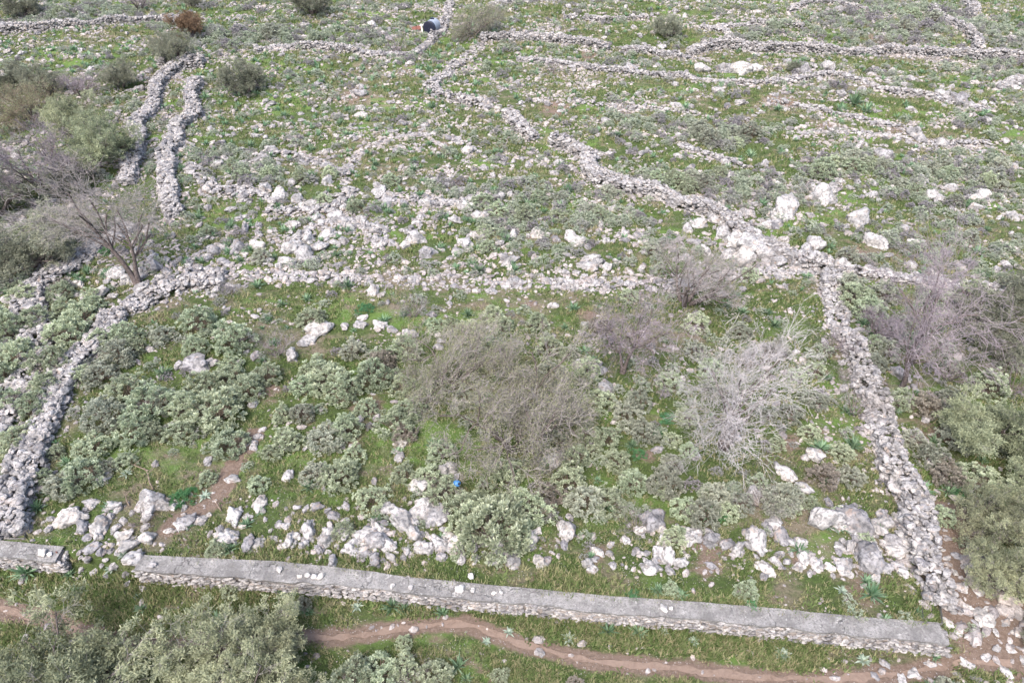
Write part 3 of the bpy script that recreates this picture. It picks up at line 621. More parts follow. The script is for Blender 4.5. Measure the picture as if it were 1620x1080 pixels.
T(365,1088,215,'oliveA','large pale olive rising at the bottom edge left of centre','twig','olive',name='olive_tree',hs=.62)
T(435,1080,130,'oliveC','smaller olive pressed against the right of the large bottom olive','twig','olive',name='olive_tree')
T(140,1120,250,'oliveB','spreading olive in the bottom left corner','twig','olive',name='olive_tree',hs=.8)
T(30,1150,150,'oliveC','olive cut off by the bottom left corner of the view','twig','olive',name='olive_tree',hs=.8)
T(1562,705,150,'oliveC','yellowish olive at the right edge above the rubble lane','twig','olive',name='olive_tree')
T(1625,760,130,'oliveA','olive half cut by the right edge of the view','twig','olive',name='olive_tree')
T(1590,930,125,'oliveB','broad grey olive beside the stony lane at lower right','twig','olive',name='olive_tree')
T(1565,850,110,'oliveA','small olive between the broad lane olive and the yellowish one','twig','olive',name='olive_tree')
T(1650,1010,90,'oliveC','olive in the lower right corner above the flat stones','twig','olive',name='olive_tree')
T(1555,545,135,'oliveB','grey green bushy tree right of the pinkish bare tree','twig','dark',name='olive_tree',hs=.8)
T(1645,500,110,'oliveA','dull olive at the right edge level with the back wall','twig','dark',name='olive_tree',hs=.8)
T(1500,600,110,'bushA','grey twiggy bush under the pinkish bare tree','twiglilac',name='bush',cat='bush')
T(1600,620,100,'bushB','lilac twiggy bush at the right edge above the yellowish olive','twiglilac',name='bush',cat='bush')
T(40,425,150,'oliveC','dark grey green bushy tree at the left edge beside the rubble','twig','dark',name='olive_tree',hs=.75)
T(-5,340,110,'oliveA','dull tree half cut by the left edge below the purple tree','twig','dark',name='olive_tree',hs=.8)
T(90,385,110,'massB','grey brown twiggy tree left of the rubble rising bare tree','twigmass','spray',hs=.8)
T(120,300,90,'oliveC','low grey green bush right below the purple tree','twig','dark',name='bush',cat='bush',hs=.7)
T(1318,555,84,'bushA','bare brown bush sprawling over the middle of the right wall','twiglilac',name='bush',cat='bush')
T(1352,655,90,'bushB','bare grey bush on the wide rubble of the right wall','twig',name='bush',cat='bush')
T(1335,600,60,'bushA','small bare bush between two others on the right wall','twig',name='bush',cat='bush')
T(440,560,80,'bushB','low purple grey bare bush leaning on a row of boulders','twiglilac',name='bush',cat='bush',hs=.8)
T(1005,838,80,'bushA','round grey bare bush in front of the plot tree group','twig',name='bush',cat='bush')
T(228,822,78,'bushB','dry grey bush sprawling over boulders at the front left','twigbrown',name='bush',cat='bush',hs=.6)
T(1205,800,100,'bushA','wiry green grey bush above the row of large boulders','twig',name='bush',cat='bush')
T(655,500,66,'bushB','dull twiggy bush left of the tangled trees near the back wall','twiglilac',name='bush',cat='bush')
T(365,465,50,'bushA','dead pale stump bush on the back left bank','twigpale',name='bush',cat='bush')
T(650,1075,80,'bushA','dark heather coloured twiggy bush at the bottom edge','twiglilac',name='bush',cat='bush',hs=.6)
T(870,995,0.1,'bushB','x','twig') if False else None
T(325,700,40,'bushA','bare brown scrub bush among the silver shrubs at left','twiglilac',name='bush',cat='bush',hs=.7) if False else None

# ------------------------------------------------------------ candidates for countable things
def in_view(x, y, m=40):
    px, py = to_px(x, y, .5); return (px > -m) & (px < 1620+m) & (py > -m-10) & (py < 1080+m)
def world_random(n, y0=8.2, y1=98):
    out = []
    while sum(map(len, out)) < n:
        y = R.uniform(y0, y1, n*2); x = R.uniform(-75, 75, n*2); k = in_view(x, y); out.append(np.stack([x[k], y[k]], 1))
    return np.concatenate(out)[:n]
REG_AREA = None
_t = np.stack([R.uniform(-75,75,20000), R.uniform(8.2,98,20000)],1); REG_AREA = 150*89.8*in_view(_t[:,0],_t[:,1]).mean()
def blob(px, py, lst):
    v = np.zeros(np.shape(px))
    for (cx, cy, rx, ry, wt) in lst: v = np.maximum(v, wt*smooth(1.5-np.hypot((px-cx)/rx, (py-cy)/ry)))
    return v

# --- boulders
BOUL = """110,822,50 163,830,36 178,803,26 145,796,24 80,822,14 240,795,44 275,800,20 298,824,34 320,824,18 410,800,26 370,818,30 392,820,14 362,852,36 408,860,24 445,832,18 235,852,24 198,850,26 156,850,20 165,755,28 368,758,24 470,803,14
500,803,24 490,842,30 520,852,34 545,842,30 555,864,26 530,817,22 580,848,36 610,862,30 600,838,24 640,828,44 655,848,26 670,868,30 695,858,34 720,862,26 735,842,18 752,868,16 752,882,18 785,882,30 810,886,26 670,805,44 690,818,36 612,805,24 548,802,16 665,770,32 575,872,20 620,882,22 643,872,20 700,882,20 730,886,18 480,862,20 505,870,18 465,850,20 450,865,16
840,858,32 850,842,20 898,840,40 893,864,18 945,872,24 930,892,22 935,902,20 1035,824,40 1047,838,20 1090,850,36 1126,853,30 1150,862,26 1200,856,48 1236,848,34 1190,786,30 1302,826,48 1345,826,54 1265,858,20 1345,866,28 1372,890,48 1420,874,34 1426,824,30 1396,828,28 1370,842,20 1270,884,24 1290,894,24 1265,898,20 1245,752,32 1272,774,24 1276,724,18 1290,722,30 1232,740,20 1350,800,14 1400,900,22 1440,845,24 1425,905,24 1385,915,20
942,588,38 958,618,40 880,728,36 684,500,16 590,463,22 507,524,36 545,518,18 570,514,20 602,516,22 620,524,18 642,528,18 490,538,22 404,564,20 464,564,26 310,578,40 285,578,20 332,572,18 635,704,20 632,724,20 408,692,16 402,707,18 456,754,20 235,640,16 400,640,18 340,575,16 480,545,18 380,575,16 880,620,18 920,605,16
182,434,28 160,465,30 80,320,18 330,303,20 128,452,18 140,472,22 205,442,24 225,455,20 250,445,22 180,470,18 265,430,20 245,425,24 300,420,18 318,440,16 275,455,20 340,400,22 355,395,20 330,410,16
570,150,26 572,184,18 590,42,22 905,108,14 958,194,18 997,109,20 1070,168,18 1135,145,18 1175,113,32 1110,112,24 1145,112,24 1195,110,24 1270,114,28 1306,109,20 1300,316,36 1312,305,24 1215,356,22 1240,336,48 1230,346,30 1286,390,40 1190,392,64 1165,384,50 1207,404,46 1145,372,36 1228,415,30 1176,410,36 1150,405,30 1355,350,50 1490,230,20 1380,197,14 1450,216,32 1335,255,22 1560,193,20 1396,246,30 1550,316,40 1382,386,36 1330,425,30 1300,412,34 1275,402,30 1260,420,26
452,414,30 480,405,30 505,392,30 462,395,30 470,378,24 520,372,24 545,352,22 555,365,20 490,380,24 530,385,18 440,425,18 500,412,22 425,415,18 575,350,20 420,300,24 445,310,26 470,316,24 495,325,24 395,305,20 365,290,18 415,255,22 385,262,18 430,240,20 480,260,18 520,290,22 535,310,18 545,330,20 500,345,20 330,330,18 300,270,20 345,262,22 375,395,26 410,392,22
600,305,22 615,318,24 640,325,18 673,324,22 700,322,20 720,326,24 745,330,22 770,326,20 790,315,24 808,308,18 760,345,26 720,350,20 690,345,18 820,285,16 700,232,18 740,240,20 765,268,16 800,410,22 810,375,20 680,400,22 660,380,26 640,390,20 725,400,20 770,395,16 850,372,24 880,380,18 905,378,28 915,385,24 930,392,18 805,415,30 940,420,24 960,425,20 675,405,22
1010,375,16 1100,385,24 1115,400,24 1130,350,30 1150,355,28 1105,355,24 1020,170,14 1095,265,14 1480,60,12 1245,100,16 1390,62,14 1600,265,18 1590,225,14 1500,300,22 1470,312,22 1540,330,20 1600,345,20 1490,445,16 1520,425,18 1440,420,20 1405,405,16 1590,420,18 1380,290,16 1210,260,16 1250,205,14 1170,165,18 1150,170,16 1330,150,18 1490,150,20 1515,158,24 1430,135,16 1440,125,16 1600,140,20 1380,120,16 30,340,16 20,610,14 455,395,20 1040,880,22 1060,905,16 1010,875,16 970,895,16 1125,895,16 1170,875,16 430,707,12 443,709,12 456,711,12 470,711,11 484,710,12 498,710,12 512,710,11 527,709,12 542,708,12 556,707,11 402,700,14 408,690,13 416,680,14 1412,648,8 1424,649,7 1436,649,8 140,885,18 160,874,18 182,895,17 202,908,18 214,884,30 150,905,14 170,912,12 130,900,13 190,872,18 200,925,16 225,930,14 855,1033,14 40,1010,14 115,1015,12 345,1025,10"""
BP = [tuple(map(float, s.split(','))) for s in BOUL.split()]
BP = [b for b in BP if b[2] > 5]
BP += [(random.uniform(1010,1450), random.uniform(838,900), random.uniform(18,32)) for _ in range(26)]
BP += [(b[0]+random.uniform(-22,22), b[1]+random.uniform(-12,12), b[2]*random.uniform(.4,.65)) for b in BP for _ in range(2) if 785 < b[1] < 900 and b[2] > 13]
bx, by = gp(np.array([b[0] for b in BP]), np.array([b[1] for b in BP])); bw = np.array([b[2] for b in BP])/FPX*depth(bx, by)
cand = world_random(int(REG_AREA*3.4)); cx, cy = cand[:,0], cand[:,1]; cpx, cpy = to_px(cx, cy, H(cx, cy))
ridge = np.exp(-((fbm(cx/14+cy*.02, cy/2.6, 51, 3)-.5)/.05)**2)*(cy > 24)                 # thin broken ledges across the slope
dens = .10+.62*ridge+.5*blob(cpx, cpy, [(480,370,110,60,1),(720,340,130,50,.8),(1210,370,120,50,.7),(300,420,100,40,.8),(620,855,210,36,1.6),(150,840,110,40,1.2),(180,885,50,25,1.5),(1300,860,160,50,.4),(900,400,120,40,.5),(400,300,90,50,.7)])
inplot = (cpx > 180) & (cpx < 1320) & (cpy > 470) & (cpy < 790); dens = np.where(inplot, .05, dens); dens = np.where((cpy > 890) & (cpx > 230), .004, dens); dens = np.where(cpy > 915, .004, dens)
k = (R.uniform(0,1,len(cx)) < dens) & (wall_dist(cx, cy) > .25)
cx, cy = cx[k], cy[k]; cw = np.clip(R.lognormal(-1.0, .38, len(cx)), .18, 1.0)
BX_, BY_ = np.concatenate([bx, cx]), np.concatenate([by, cy]); BW_ = np.concatenate([bw*1.05, cw])
hand = np.concatenate([np.ones(len(bx)), np.zeros(len(cx))])
BT = [rock(4, 300+i, 7, .36, .82, .15) for i in range(14)]
BME = [mesh('boulder', v, f, None, True) for v, f, a in BT]
BT2 = [rock(3, 340+i, 6, .36, .75, .13) for i in range(14)]
REG = []        # (object, category, noun phrase, x, y)
bpxs = BW_/depth(BX_, BY_)+hand*.002; order = np.argsort(-bpxs); near = order[:295]; rest = order[295:]
for j in near:
    x, y, wv = float(BX_[j]), float(BY_[j]), float(BW_[j]); t = random.randrange(14)
    o = obj('boulder', BME[t], M['boulder'], loc=(x, y, float(H(x,y))+wv*.05)); a = random.uniform(.48,.60); hh = random.choice([.34,.38,.43,.47,.55])
    o.scale = (wv*a, wv*a*random.uniform(.7,1), wv*hh); o.rotation_euler = (random.gauss(0,.2), random.gauss(0,.2), random.uniform(0,6.28))
    sh = 'low flat' if hh < .4 else ('tall knobbly' if hh > .5 else ''); sz = 'large' if wv > 1.15 else ('small' if wv < .6 else '')
    REG.append((o, 'boulder', ' '.join(q for q in (sz, sh, 'pale limestone boulder') if q), x, y))
V, F, A, _ = scatter(BT2, np.stack([BX_[rest], BY_[rest], H(BX_[rest],BY_[rest])+BW_[rest]*.08],1), np.stack([BW_[rest]*.52, BW_[rest]*.44, BW_[rest]*R.uniform(.28,.48,len(rest))],1), tilt=R.normal(0,.25,len(rest)))
tag(obj('far_rocks', mesh('far_rocks', V, F, {'rnd': A}), M['stone']), 'smaller pale limestone rocks strewn over the whole hillside', 'rocks', None, 'stuff')

# --- loose small stones (uncountable)
n = int(REG_AREA*40); c = world_random(n); x, y = c[:,0], c[:,1]; px, py = to_px(x, y, H(x,y)); wdst = wall_dist(x, y)
dn = .015+.85*smooth((fbm(x/3, y/1.6, 61, 4)-.47)/.16)*np.where(y > 30, 1, .35)+.8*np.exp(-np.maximum(wdst,0)/.45)*(y > 16)
dn = dn+.6*blob(px, py, [(620,865,230,35,1),(1250,885,230,35,.8),(590,540,40,18,1),(1340,680,50,70,.9),(1340,510,40,60,.5),(160,830,90,40,.7),(240,430,90,40,.8),(1560,990,120,100,1),(1480,1060,140,30,.8),(1010,590,60,30,.35),(120,930,110,30,.3)])
dn = np.where(poly_dist(x, y, PATH) < .5, .12, dn)
k = (R.uniform(0,1,n) < dn*.62) & ((wdst > 0) | (y > 20)); x, y = x[k], y[k]
s = np.clip(R.lognormal(-2.6, .55, len(x)), .022, .30)*np.where(y > 30, 1.15, .85)*np.where((poly_dist(x, y, LANE) < 2.2), 1.9, 1)
V, F, A, _ = scatter(PB, np.stack([x, y, H(x,y)+s*.15],1), np.stack([s*1.15, s*.95, s*.75],1), tilt=R.normal(0,.3,len(x)))
tag(obj('loose_stones', mesh('loose_stones', V, F, {'rnd': A}), M['pebble']), 'loose white and pinkish stones scattered over the ground', 'stones', None, 'stuff')

# --- flat pale slabs of the stony lane at lower right: individual stones
lane = [(1500,1035),(1530,1050),(1470,1050),(1560,1040),(1590,1060),(1445,1065),(1515,1068),(1545,1075),(1600,1030),(1575,1000),(1610,1000),(1540,1010),(1515,1000),(1560,965),(1530,960),(1505,955),(1548,935),(1590,985),(1490,1075),(1400,1050),(1425,1075),(1385,1070),(1620,1045),(1525,930),(1565,925),(1510,905),(1550,905),(1545,985),(1575,1025),(1515,880),(1530,895),(1495,985)]
for (px, py) in lane:
    x, y = map(float, gp(px, py)); wv = random.uniform(.28,.5); t = random.randrange(14)
    o = obj('flat_stone', BME[t], M['boulder'], loc=(x, y, float(H(x,y))+.02)); o.scale = (wv*.55, wv*.42, wv*.2); o.rotation_euler = (random.gauss(0,.15), random.gauss(0,.15), random.uniform(0,6.28))
    REG.append((o, 'stone', 'flat pinkish stone on the lane', x, y))
# --- white stones lying on the concrete cap
caps = [(67,874,14),(78,876,8),(240,893,13),(442,900,11),(474,911,8),(486,909,9),(497,911,9),(507,911,11),(621,926,9),(650,928,9),(728,931,15),(748,933,9),(781,937,7),(793,936,6),(1050,961,13),(1062,961,7),(745,911,11)]
for (px, py, wpx) in caps:
    x, y = map(float, at_z(px, py, WALL_TOP+.05)); wv = wpx/FPX*float(depth(x,y,.8)); t = random.randrange(14)
    o = obj('white_stone', withmat(BME[t], M['pebblewhite']), None, loc=(x, y, WALL_TOP+.0+wv*.22)); o.scale = (wv*.55, wv*.5, wv*.36); o.rotation_euler = (0,0,random.uniform(0,6.28))
    REG.append((o, 'stone', 'white stone on the concrete top', x, y))

# --- shrubs
SH = """315,520,56 372,548,66 312,555,44 495,512,50 258,535,42 240,650,84 345,660,92 392,625,60 300,655,60 205,625,60 170,665,72 215,695,62 290,690,50 520,610,70 545,625,62 592,605,62 605,580,50 640,618,46 655,625,36 520,700,64 550,685,52 627,680,62 455,705,52 365,708,62 590,795,54 540,760,62 500,755,50 135,760,74 150,715,60 100,775,50 785,850,120 738,810,64 835,815,74 925,800,66 900,770,60 700,785,60 992,665,52 1010,640,44 870,560,48 690,520,34 780,508,40 750,830,70 815,850,60 240,690,40 265,640,50 330,620,60 365,605,50 425,600,46 190,570,60 200,540,50 165,600,60 215,555,40 485,620,46 560,560,44 500,590,50 650,655,50 480,660,40 430,720,34 680,760,50 640,755,40 870,790,50 960,700,44 930,690,40 975,735,44 1110,820,60 1080,810,44 1150,815,40 1170,800,44
30,575,70 20,530,60 60,515,56 110,540,70 130,510,60 92,580,60 40,475,50 60,650,54 25,705,60 10,640,50 110,500,50 75,620,50 130,600,40 15,760,50 1050,770,60 1000,770,50 960,800,60 1060,740,40 1230,800,60 1130,790,50 1020,690,50 950,640,50 1250,660,44 930,590,44 870,600,50 1060,610,44 1100,560,40 1170,530,40 1100,520,44 1230,560,40 1260,600,36 1290,640,40 780,560,50 740,530,44 850,520,40 640,560,50 950,520,36 680,620,50 1300,760,50 1330,720,40 1280,690,36 1345,760,44 870,700,50 800,760,60 910,730,50 700,720,50 640,690,44 580,650,40 450,660,36 410,770,36 330,760,30 50,690,40 160,545,44 5,600,50 150,490,40 100,470,44 15,450,60 45,440,50 0,520,60 90,720,30
770,300,60 800,335,90 832,300,60 872,360,80 902,350,72 932,358,60 790,352,50 850,330,60 820,360,60 745,310,50 760,365,60 890,400,50 840,390,50 700,300,40 980,190,60 1020,200,60 1068,205,50 1100,215,70 1140,225,80 1120,210,50 1215,205,60 1160,230,60 990,340,50 1000,300,70 1022,285,50 1100,300,80 1160,290,60 1320,265,90 1362,275,80 1450,300,70 1500,290,70 1560,280,70 1592,300,60 1480,270,60 1340,250,60 1420,290,60 1200,300,60 1140,320,60 1050,290,60 1250,300,60 1220,320,50 1300,270,50 1400,270,60 1530,300,60 1585,250,50 1440,330,50 1520,350,60 1480,370,60 1420,390,60 1450,400,60 1560,400,60 1600,390,50 1400,360,40 1530,430,60 1490,410,50 1300,370,40 1270,320,40 960,350,40 1010,350,50 1030,380,50
400,285,70 350,275,60 375,265,60 430,275,50 455,285,60 320,250,40 360,245,50 410,240,40 290,290,40 310,350,40 480,230,40 300,330,30 1420,20,60 1380,40,60 1340,30,50 1300,30,50 1450,40,60 1490,30,50 1500,20,50 1430,60,50 1560,50,50 1590,60,50 1600,80,50 1610,100,50 1580,110,50 1560,120,50 1450,60,60 1220,50,50 1180,60,50 1200,70,50 330,60,50 360,55,60 400,58,60 430,60,60 470,65,50 520,60,50 120,25,60 160,30,60 200,25,50 90,30,50 60,20,50 140,15,50 250,50,40 340,75,60 380,70,50 560,55,50 590,65,50 640,95,40 180,160,40 230,165,40 30,120,40
1540,770,70 1500,760,60 1590,790,60 1490,820,40 1470,730,50 1500,700,50 1440,700,40 1400,560,50 1380,580,40 1420,640,44 1460,650,50 1350,480,60 1370,500,60 1340,460,50 1395,475,50 1480,490,60 1600,470,60 1530,480,60 1570,440,50 1500,1100,50 560,1085,80 600,1070,70 690,1075,60 640,1060,50 640,1020,30 1620,900,60 1500,640,50 1560,620,60 170,745,36 70,760,34 1180,940,40 1060,935,30 480,960,30"""
SP0 = [tuple(map(float, s.split(','))) for s in SH.split()]; SP_ = []
for a_, b_, c_ in SP0:                            # far patches are several small bushes each
    if b_ > 455: SP_.append((a_, b_, c_)); continue
    for q in range(5): SP_.append((a_+random.uniform(-.5,.5)*c_*1.15, b_+random.uniform(-.5,.35)*c_*.45, c_*random.uniform(.26,.5)))
sx, sy = gp(np.array([s[0] for s in SP_]), np.array([s[1] for s in SP_])); sw = np.array([s[2] for s in SP_])/FPX*depth(sx, sy, 1)
c = world_random(int(REG_AREA*2.8)); cx, cy = c[:,0], c[:,1]; px, py = to_px(cx, cy, H(cx,cy))
dn = .07+.30*smooth((fbm(cx/9, cy/3.5, 71, 3)-.44)/.18)*(cy > 30)+.65*blob(px, py, [(830,330,110,50,1),(1060,205,110,25,1),(1330,262,90,20,1),(1500,290,130,40,1),(1180,300,120,30,.9),(380,265,80,30,.9),(1400,40,130,35,.9),(130,25,140,22,.9),(420,62,130,18,.9),(1590,100,60,60,.8),(60,560,90,110,1),(40,420,90,70,.9),(1480,390,120,50,.6),(1500,720,100,60,.5),(1400,500,80,60,.7),(620,60,60,30,.7)])
inp = (px > 230) & (px < 1320) & (py > 455) & (py < 930); dn = np.where(inp, .13+.2*blob(px, py, [(1000,640,260,90,1),(1150,790,150,50,1)]), dn); dn = np.where(py > 880, .05, dn)
k = (R.uniform(0,1,len(cx)) < dn) & (wall_dist(cx, cy) > R.choice([.35,-.2],len(cx),p=[.75,.25])) & (poly_dist(cx, cy, PATH) > .8); cx, cy = cx[k], cy[k]
cw = np.clip(R.lognormal(-.62, .34, len(cx)), .22, 1.2)
X, Y, W = np.concatenate([sx,cx]), np.concatenate([sy,cy]), np.concatenate([sw*.97,cw])
order = np.argsort(-W/depth(X, Y)); near = order[:290]; rest = order[290:]
ST_N = []
for q in range(7):
    fo, stm = shrub_tpl(500+q, 170, 34, flat=random.uniform(.75,1.0), ragged=.22 if q < 5 else .4)
    f = mesh('foliage', fo[0], fo[1], {'rnd': fo[2]}); s_ = mesh('stems', stm[0], stm[1]); ST_N.append((f, s_))
DL = [(380,60),(150,180),(1060,400),(1400,500),(40,430),(1480,300),(640,60)]
for j in near:
    x, y, wv = float(X[j]), float(Y[j]), float(W[j]); q = random.randrange(7); px, py = to_px(x, y, .5)
    dull = (R.uniform() < (.15 if 250 < py and px < 1000 else .6)); t = empty('shrub', (x, y, float(H(x,y))-.02), random.uniform(0,6.28)); hz = random.uniform(.8,1.1); t.scale = (wv, wv, wv*hz)
    dry = R.uniform() < .035; obj('foliage', withmat(ST_N[q][0], M['sagedry' if dry else 'sagedull' if dull else 'sage']), None, t); obj('stems', withmat(ST_N[q][1], M['twigbrown']), None, t)
    sz = 'large' if wv > 1.7 else ('small' if wv < .9 else '')
    REG.append((t, 'shrub', ' '.join(a for a in (sz, 'dry brownish grey shrub' if dry else 'dull grey green shrub' if dull else 'silver green leafy shrub') if a), x, y))
ST_F = []
for q in range(8):
    fo, stm = shrub_tpl(560+q, 60, 10, hs=.09, leaf=.12, lw=.5, flat=random.uniform(.65,.95), ragged=.35); ST_F.append((fo[0], fo[1], fo[2]))
P = np.stack([X[rest], Y[rest], H(X[rest],Y[rest])-.02],1)
V, F, A, B = scatter(ST_F, P, np.stack([W[rest], W[rest], W[rest]*R.uniform(.6,1.0,len(rest))],1))
tag(obj('far_scrub', mesh('far_scrub', V, F, {'rnd': np.clip(B*.75+A*.35-.05,0,1), 'alt': A}), M['scrub']), 'small grey green scrub bushes dotted across the far hillside', 'scrub', None, 'stuff')

# --- green strap-leaved plants
def strap_tpl(seed, n=46, L=.55, w_=.055):
    r = np.random.default_rng(seed); a = r.uniform(0,6.28,n); e = r.uniform(.35,1.35,n); d = np.stack([np.cos(a)*np.cos(e), np.sin(a)*np.cos(e), np.sin(e)],1); l = L*r.uniform(.6,1.1,n)[:,None]
    side = norm(np.cross(d, [[0,0,1.]])); p0 = r.normal(0,.03,(n,3))*np.array([1,1,0]); p1 = p0+d*l*.55; p2 = p0+d*l+np.array([0,0,-.22])*l*(1-np.sin(e))[:,None]
    w0 = side*w_*.35; w1 = side*w_*.5
    V = np.stack([p0-w0,p0+w0,p1+w1,p1-w1,p2+w0*.2,p2-w0*.2],1).reshape(-1,3); b = np.arange(n)[:,None]*6
    F = np.concatenate([b+np.array([[0,1,2,3]]), b+np.array([[3,2,4,5]])]); return V, F, np.repeat(r.uniform(0,1,n), 6)
AT = [strap_tpl(700+q) for q in range(5)]; AT2 = [strap_tpl(720+q, 20, .55, .085) for q in range(5)]
GH = """345,520,20 1150,485,26 1175,495,24 1225,515,28 1165,470,22 700,345,26 610,330,22 440,335,22 500,320,24 365,360,26 490,350,20 420,280,20 640,330,20 680,150,22 450,185,24 285,250,20 80,780,26 110,910,24 225,965,26 120,935,20 640,965,26 700,970,26 490,970,20 1040,935,28 1010,1000,34 970,985,24 1100,995,24 1000,950,26 1265,1000,26 1480,1040,20 595,825,30 700,850,20 650,1060,30 800,745,36 860,740,30 945,760,20 1120,815,36 1470,725,30 1500,780,36 1580,790,36 1600,815,30 1480,700,30 1350,700,20 1310,600,22 1000,705,26 1040,690,26 935,880,20 1400,640,30 20,460,34 70,440,30 40,900,20 1190,1005,20 740,500,26 640,500,20 1440,265,20 1350,165,40 1370,178,30 1330,175,26"""
GP_ = [tuple(map(float, s.split(','))) for s in GH.split()]
hx, hy = gp(np.array([s[0] for s in GP_]), np.array([s[1] for s in GP_])); hw = np.array([s[2] for s in GP_])/FPX*depth(hx, hy, .5)
c = world_random(int(REG_AREA*1.2)); cx, cy = c[:,0], c[:,1]; px, py = to_px(cx, cy, H(cx,cy))
dn = .10+.35*smooth((fbm(cx/6, cy/3, 81, 3)-.42)/.2)+.35*blob(px, py, [(500,220,220,150,1),(700,120,160,80,.8),(640,330,160,70,.8),(150,80,160,40,.7)])
inp = (px > 100) & (px < 1320) & (py > 455) & (py < 930); dn = np.where(inp, .07, dn); dn = np.where(px > 1000, dn*.75, dn)
k = (R.uniform(0,1,len(cx)) < dn) & (wall_dist(cx, cy) > .1) & (poly_dist(cx, cy, PATH) > .5); cx, cy = cx[k], cy[k]; cw = np.clip(R.lognormal(-.42,.25,len(cx)), .3, 1.1)
X, Y, W = np.concatenate([hx,cx]), np.concatenate([hy,cy]), np.concatenate([hw,cw])
order = np.argsort(-W/depth(X, Y)); near = order[:250]; rest = order[250:]
AME = [mesh('green_plant', v, f, {'rnd': a}) for v, f, a in AT]
for j in near:
    x, y, wv = float(X[j]), float(Y[j]), float(W[j]); o = obj('green_plant', AME[random.randrange(5)], M['asph'], loc=(x, y, float(H(x,y)))); o.scale = (wv*1.1, wv*1.1, wv*random.uniform(.8,1.15)); o.rotation_euler = (0,0,random.uniform(0,6.28))
    REG.append((o, 'plant', 'green tuft of strap leaves', x, y))
V, F, A, B = scatter(AT2, np.stack([X[rest],Y[rest],H(X[rest],Y[rest])],1), np.stack([W[rest]*1.1]*2+[W[rest]],1))
tag(obj('green_tufts', mesh('green_tufts', V, F, {'rnd': np.clip(A*.6+B*.4,0,1)}), M['asph']), 'bluish green leafy tufts dotted over the far slope', 'plants', None, 'stuff')

# --- feathery fennel-like clumps and grey thistle rosettes
def feather(seed, heads=60, per=40):
    r = np.random.default_rng(seed); d = norm(r.normal(size=(heads,3))); d[:,2] = np.abs(d[:,2])+.15; C = norm(d)*r.uniform(.25,.5,(heads,1))*np.array([1,1,.8])
    P = np.repeat(C, per, 0); dd = norm(r.normal(size=(heads*per,3))+np.array([0,0,.3])); V, F = leaves(P, dd, .10*r.uniform(.5,1.2,heads*per), .012); return mesh('green_clump', V, F, {'rnd': np.repeat(np.repeat(r.uniform(0,.6,heads),per)+r.uniform(0,.4,heads*per),4)})
FM = [feather(800+i) for i in range(3)]
for px, py, wpx in [(292,790,52),(578,492,34),(800,750,40),(1055,665,34),(1145,820,30),(170,400,30),(12,460,34),(1470,715,34),(1040,685,28),(1520,780,40),(1590,810,44),(210,475,20),(470,968,34),(640,820,26),(1190,960,30),(1000,945,30),(1010,720,34)]:
    x, y = map(float, gp(px, py)); wv = wpx/FPX*float(depth(x,y)); o = obj('green_clump', FM[random.randrange(3)], M['herb'], loc=(x,y,float(H(x,y)))); o.scale = (wv,wv,wv*.75); o.rotation_euler = (0,0,random.uniform(0,6)); REG.append((o, 'plant', 'feathery bright green clump', x, y))
def rosette(seed, n=22):
    r = np.random.default_rng(seed); a = np.arange(n)*2.4+r.normal(0,.2,n); e = np.linspace(.15,1.0,n); d = np.stack([np.cos(a)*np.cos(e), np.sin(a)*np.cos(e), np.sin(e)],1)
    V, F = leaves(np.zeros((n,3)), d, np.linspace(.52,.25,n)*r.uniform(.8,1.15,n), .13, up=np.repeat([[0,0,1.]],n,0), droop=.12); return mesh('thistle', V, F, {'rnd': np.repeat(r.uniform(0,1,n),4)})
RM = [rosette(830+i) for i in range(3)]
for px, py, wpx in [(178,900,30),(195,878,26),(660,955,22),(805,1000,22),(900,1010,26),(690,955,24),(1050,1000,20),(1238,1035,34),(1365,1045,30),(1097,1015,26),(800,960,20),(830,965,18),(1332,935,24),(1345,965,20),(1190,945,24),(500,945,20),(565,960,24),(1160,775,30),(1150,790,24),(218,945,20),(770,1015,20),(1095,985,20),(1285,1015,22),(325,785,26),(200,750,24),(1460,1010,18)]:
    x, y = map(float, gp(px, py)); wv = wpx/FPX*float(depth(x,y)); o = obj('thistle', RM[random.randrange(3)], M['thistle'], loc=(x,y,float(H(x,y))+.02)); o.scale = (wv,wv,wv); o.rotation_euler = (0,0,random.uniform(0,6)); REG.append((o, 'plant', 'grey green thistle rosette', x, y))

# --- grass (uncountable)
def tuft(seed, n=9, L=.12, w_=.016):
    r = np.random.default_rng(seed); a = r.uniform(0,6.28,n); e = r.uniform(.5,1.5,n); d = np.stack([np.cos(a)*np.cos(e), np.sin(a)*np.cos(e), np.sin(e)],1); p = r.normal(0,.05,(n,3))*np.array([1,1,0]); l = L*r.uniform(.5,1.2,n)[:,None]; s = norm(np.cross(d,[[0,0,1.]]))*w_
    V = np.stack([p-s,p+s,p+d*l],1).reshape(-1,3); return V, np.arange(n*3).reshape(n,3), np.repeat(r.uniform(0,1,n),3)
GT = [tuft(900+i) for i in range(8)]
n = 260000; yy = 8.2+(98-8.2)*R.uniform(0,1,n)**1.9; xx = R.uniform(-1,1,n)*(yy*CP+CAM_H*SP)*.80; k = in_view(xx, yy); xx, yy = xx[k], yy[k]
sv = soil_val(xx, yy); dn = (1-smooth((sv+.9*(fbm(xx*1.3, yy*2.4, 91, 3)-.5))/.35))*(.15+.85*smooth((fbm(xx/2.2, yy/1.4, 92, 4)-.38)/.2)); px, py = to_px(xx, yy, H(xx,yy))
k = (R.uniform(0,1,len(xx)) < dn*np.where(py > 900, 1.0, .6)) & (wall_dist(xx, yy) > .05); xx, yy = xx[k], yy[k]
s = R.uniform(.6,1.4,len(xx))*np.where(np.abs(yy-wall_mid(xx)) < 1.2, 1.2, .9)*(1+yy/50)
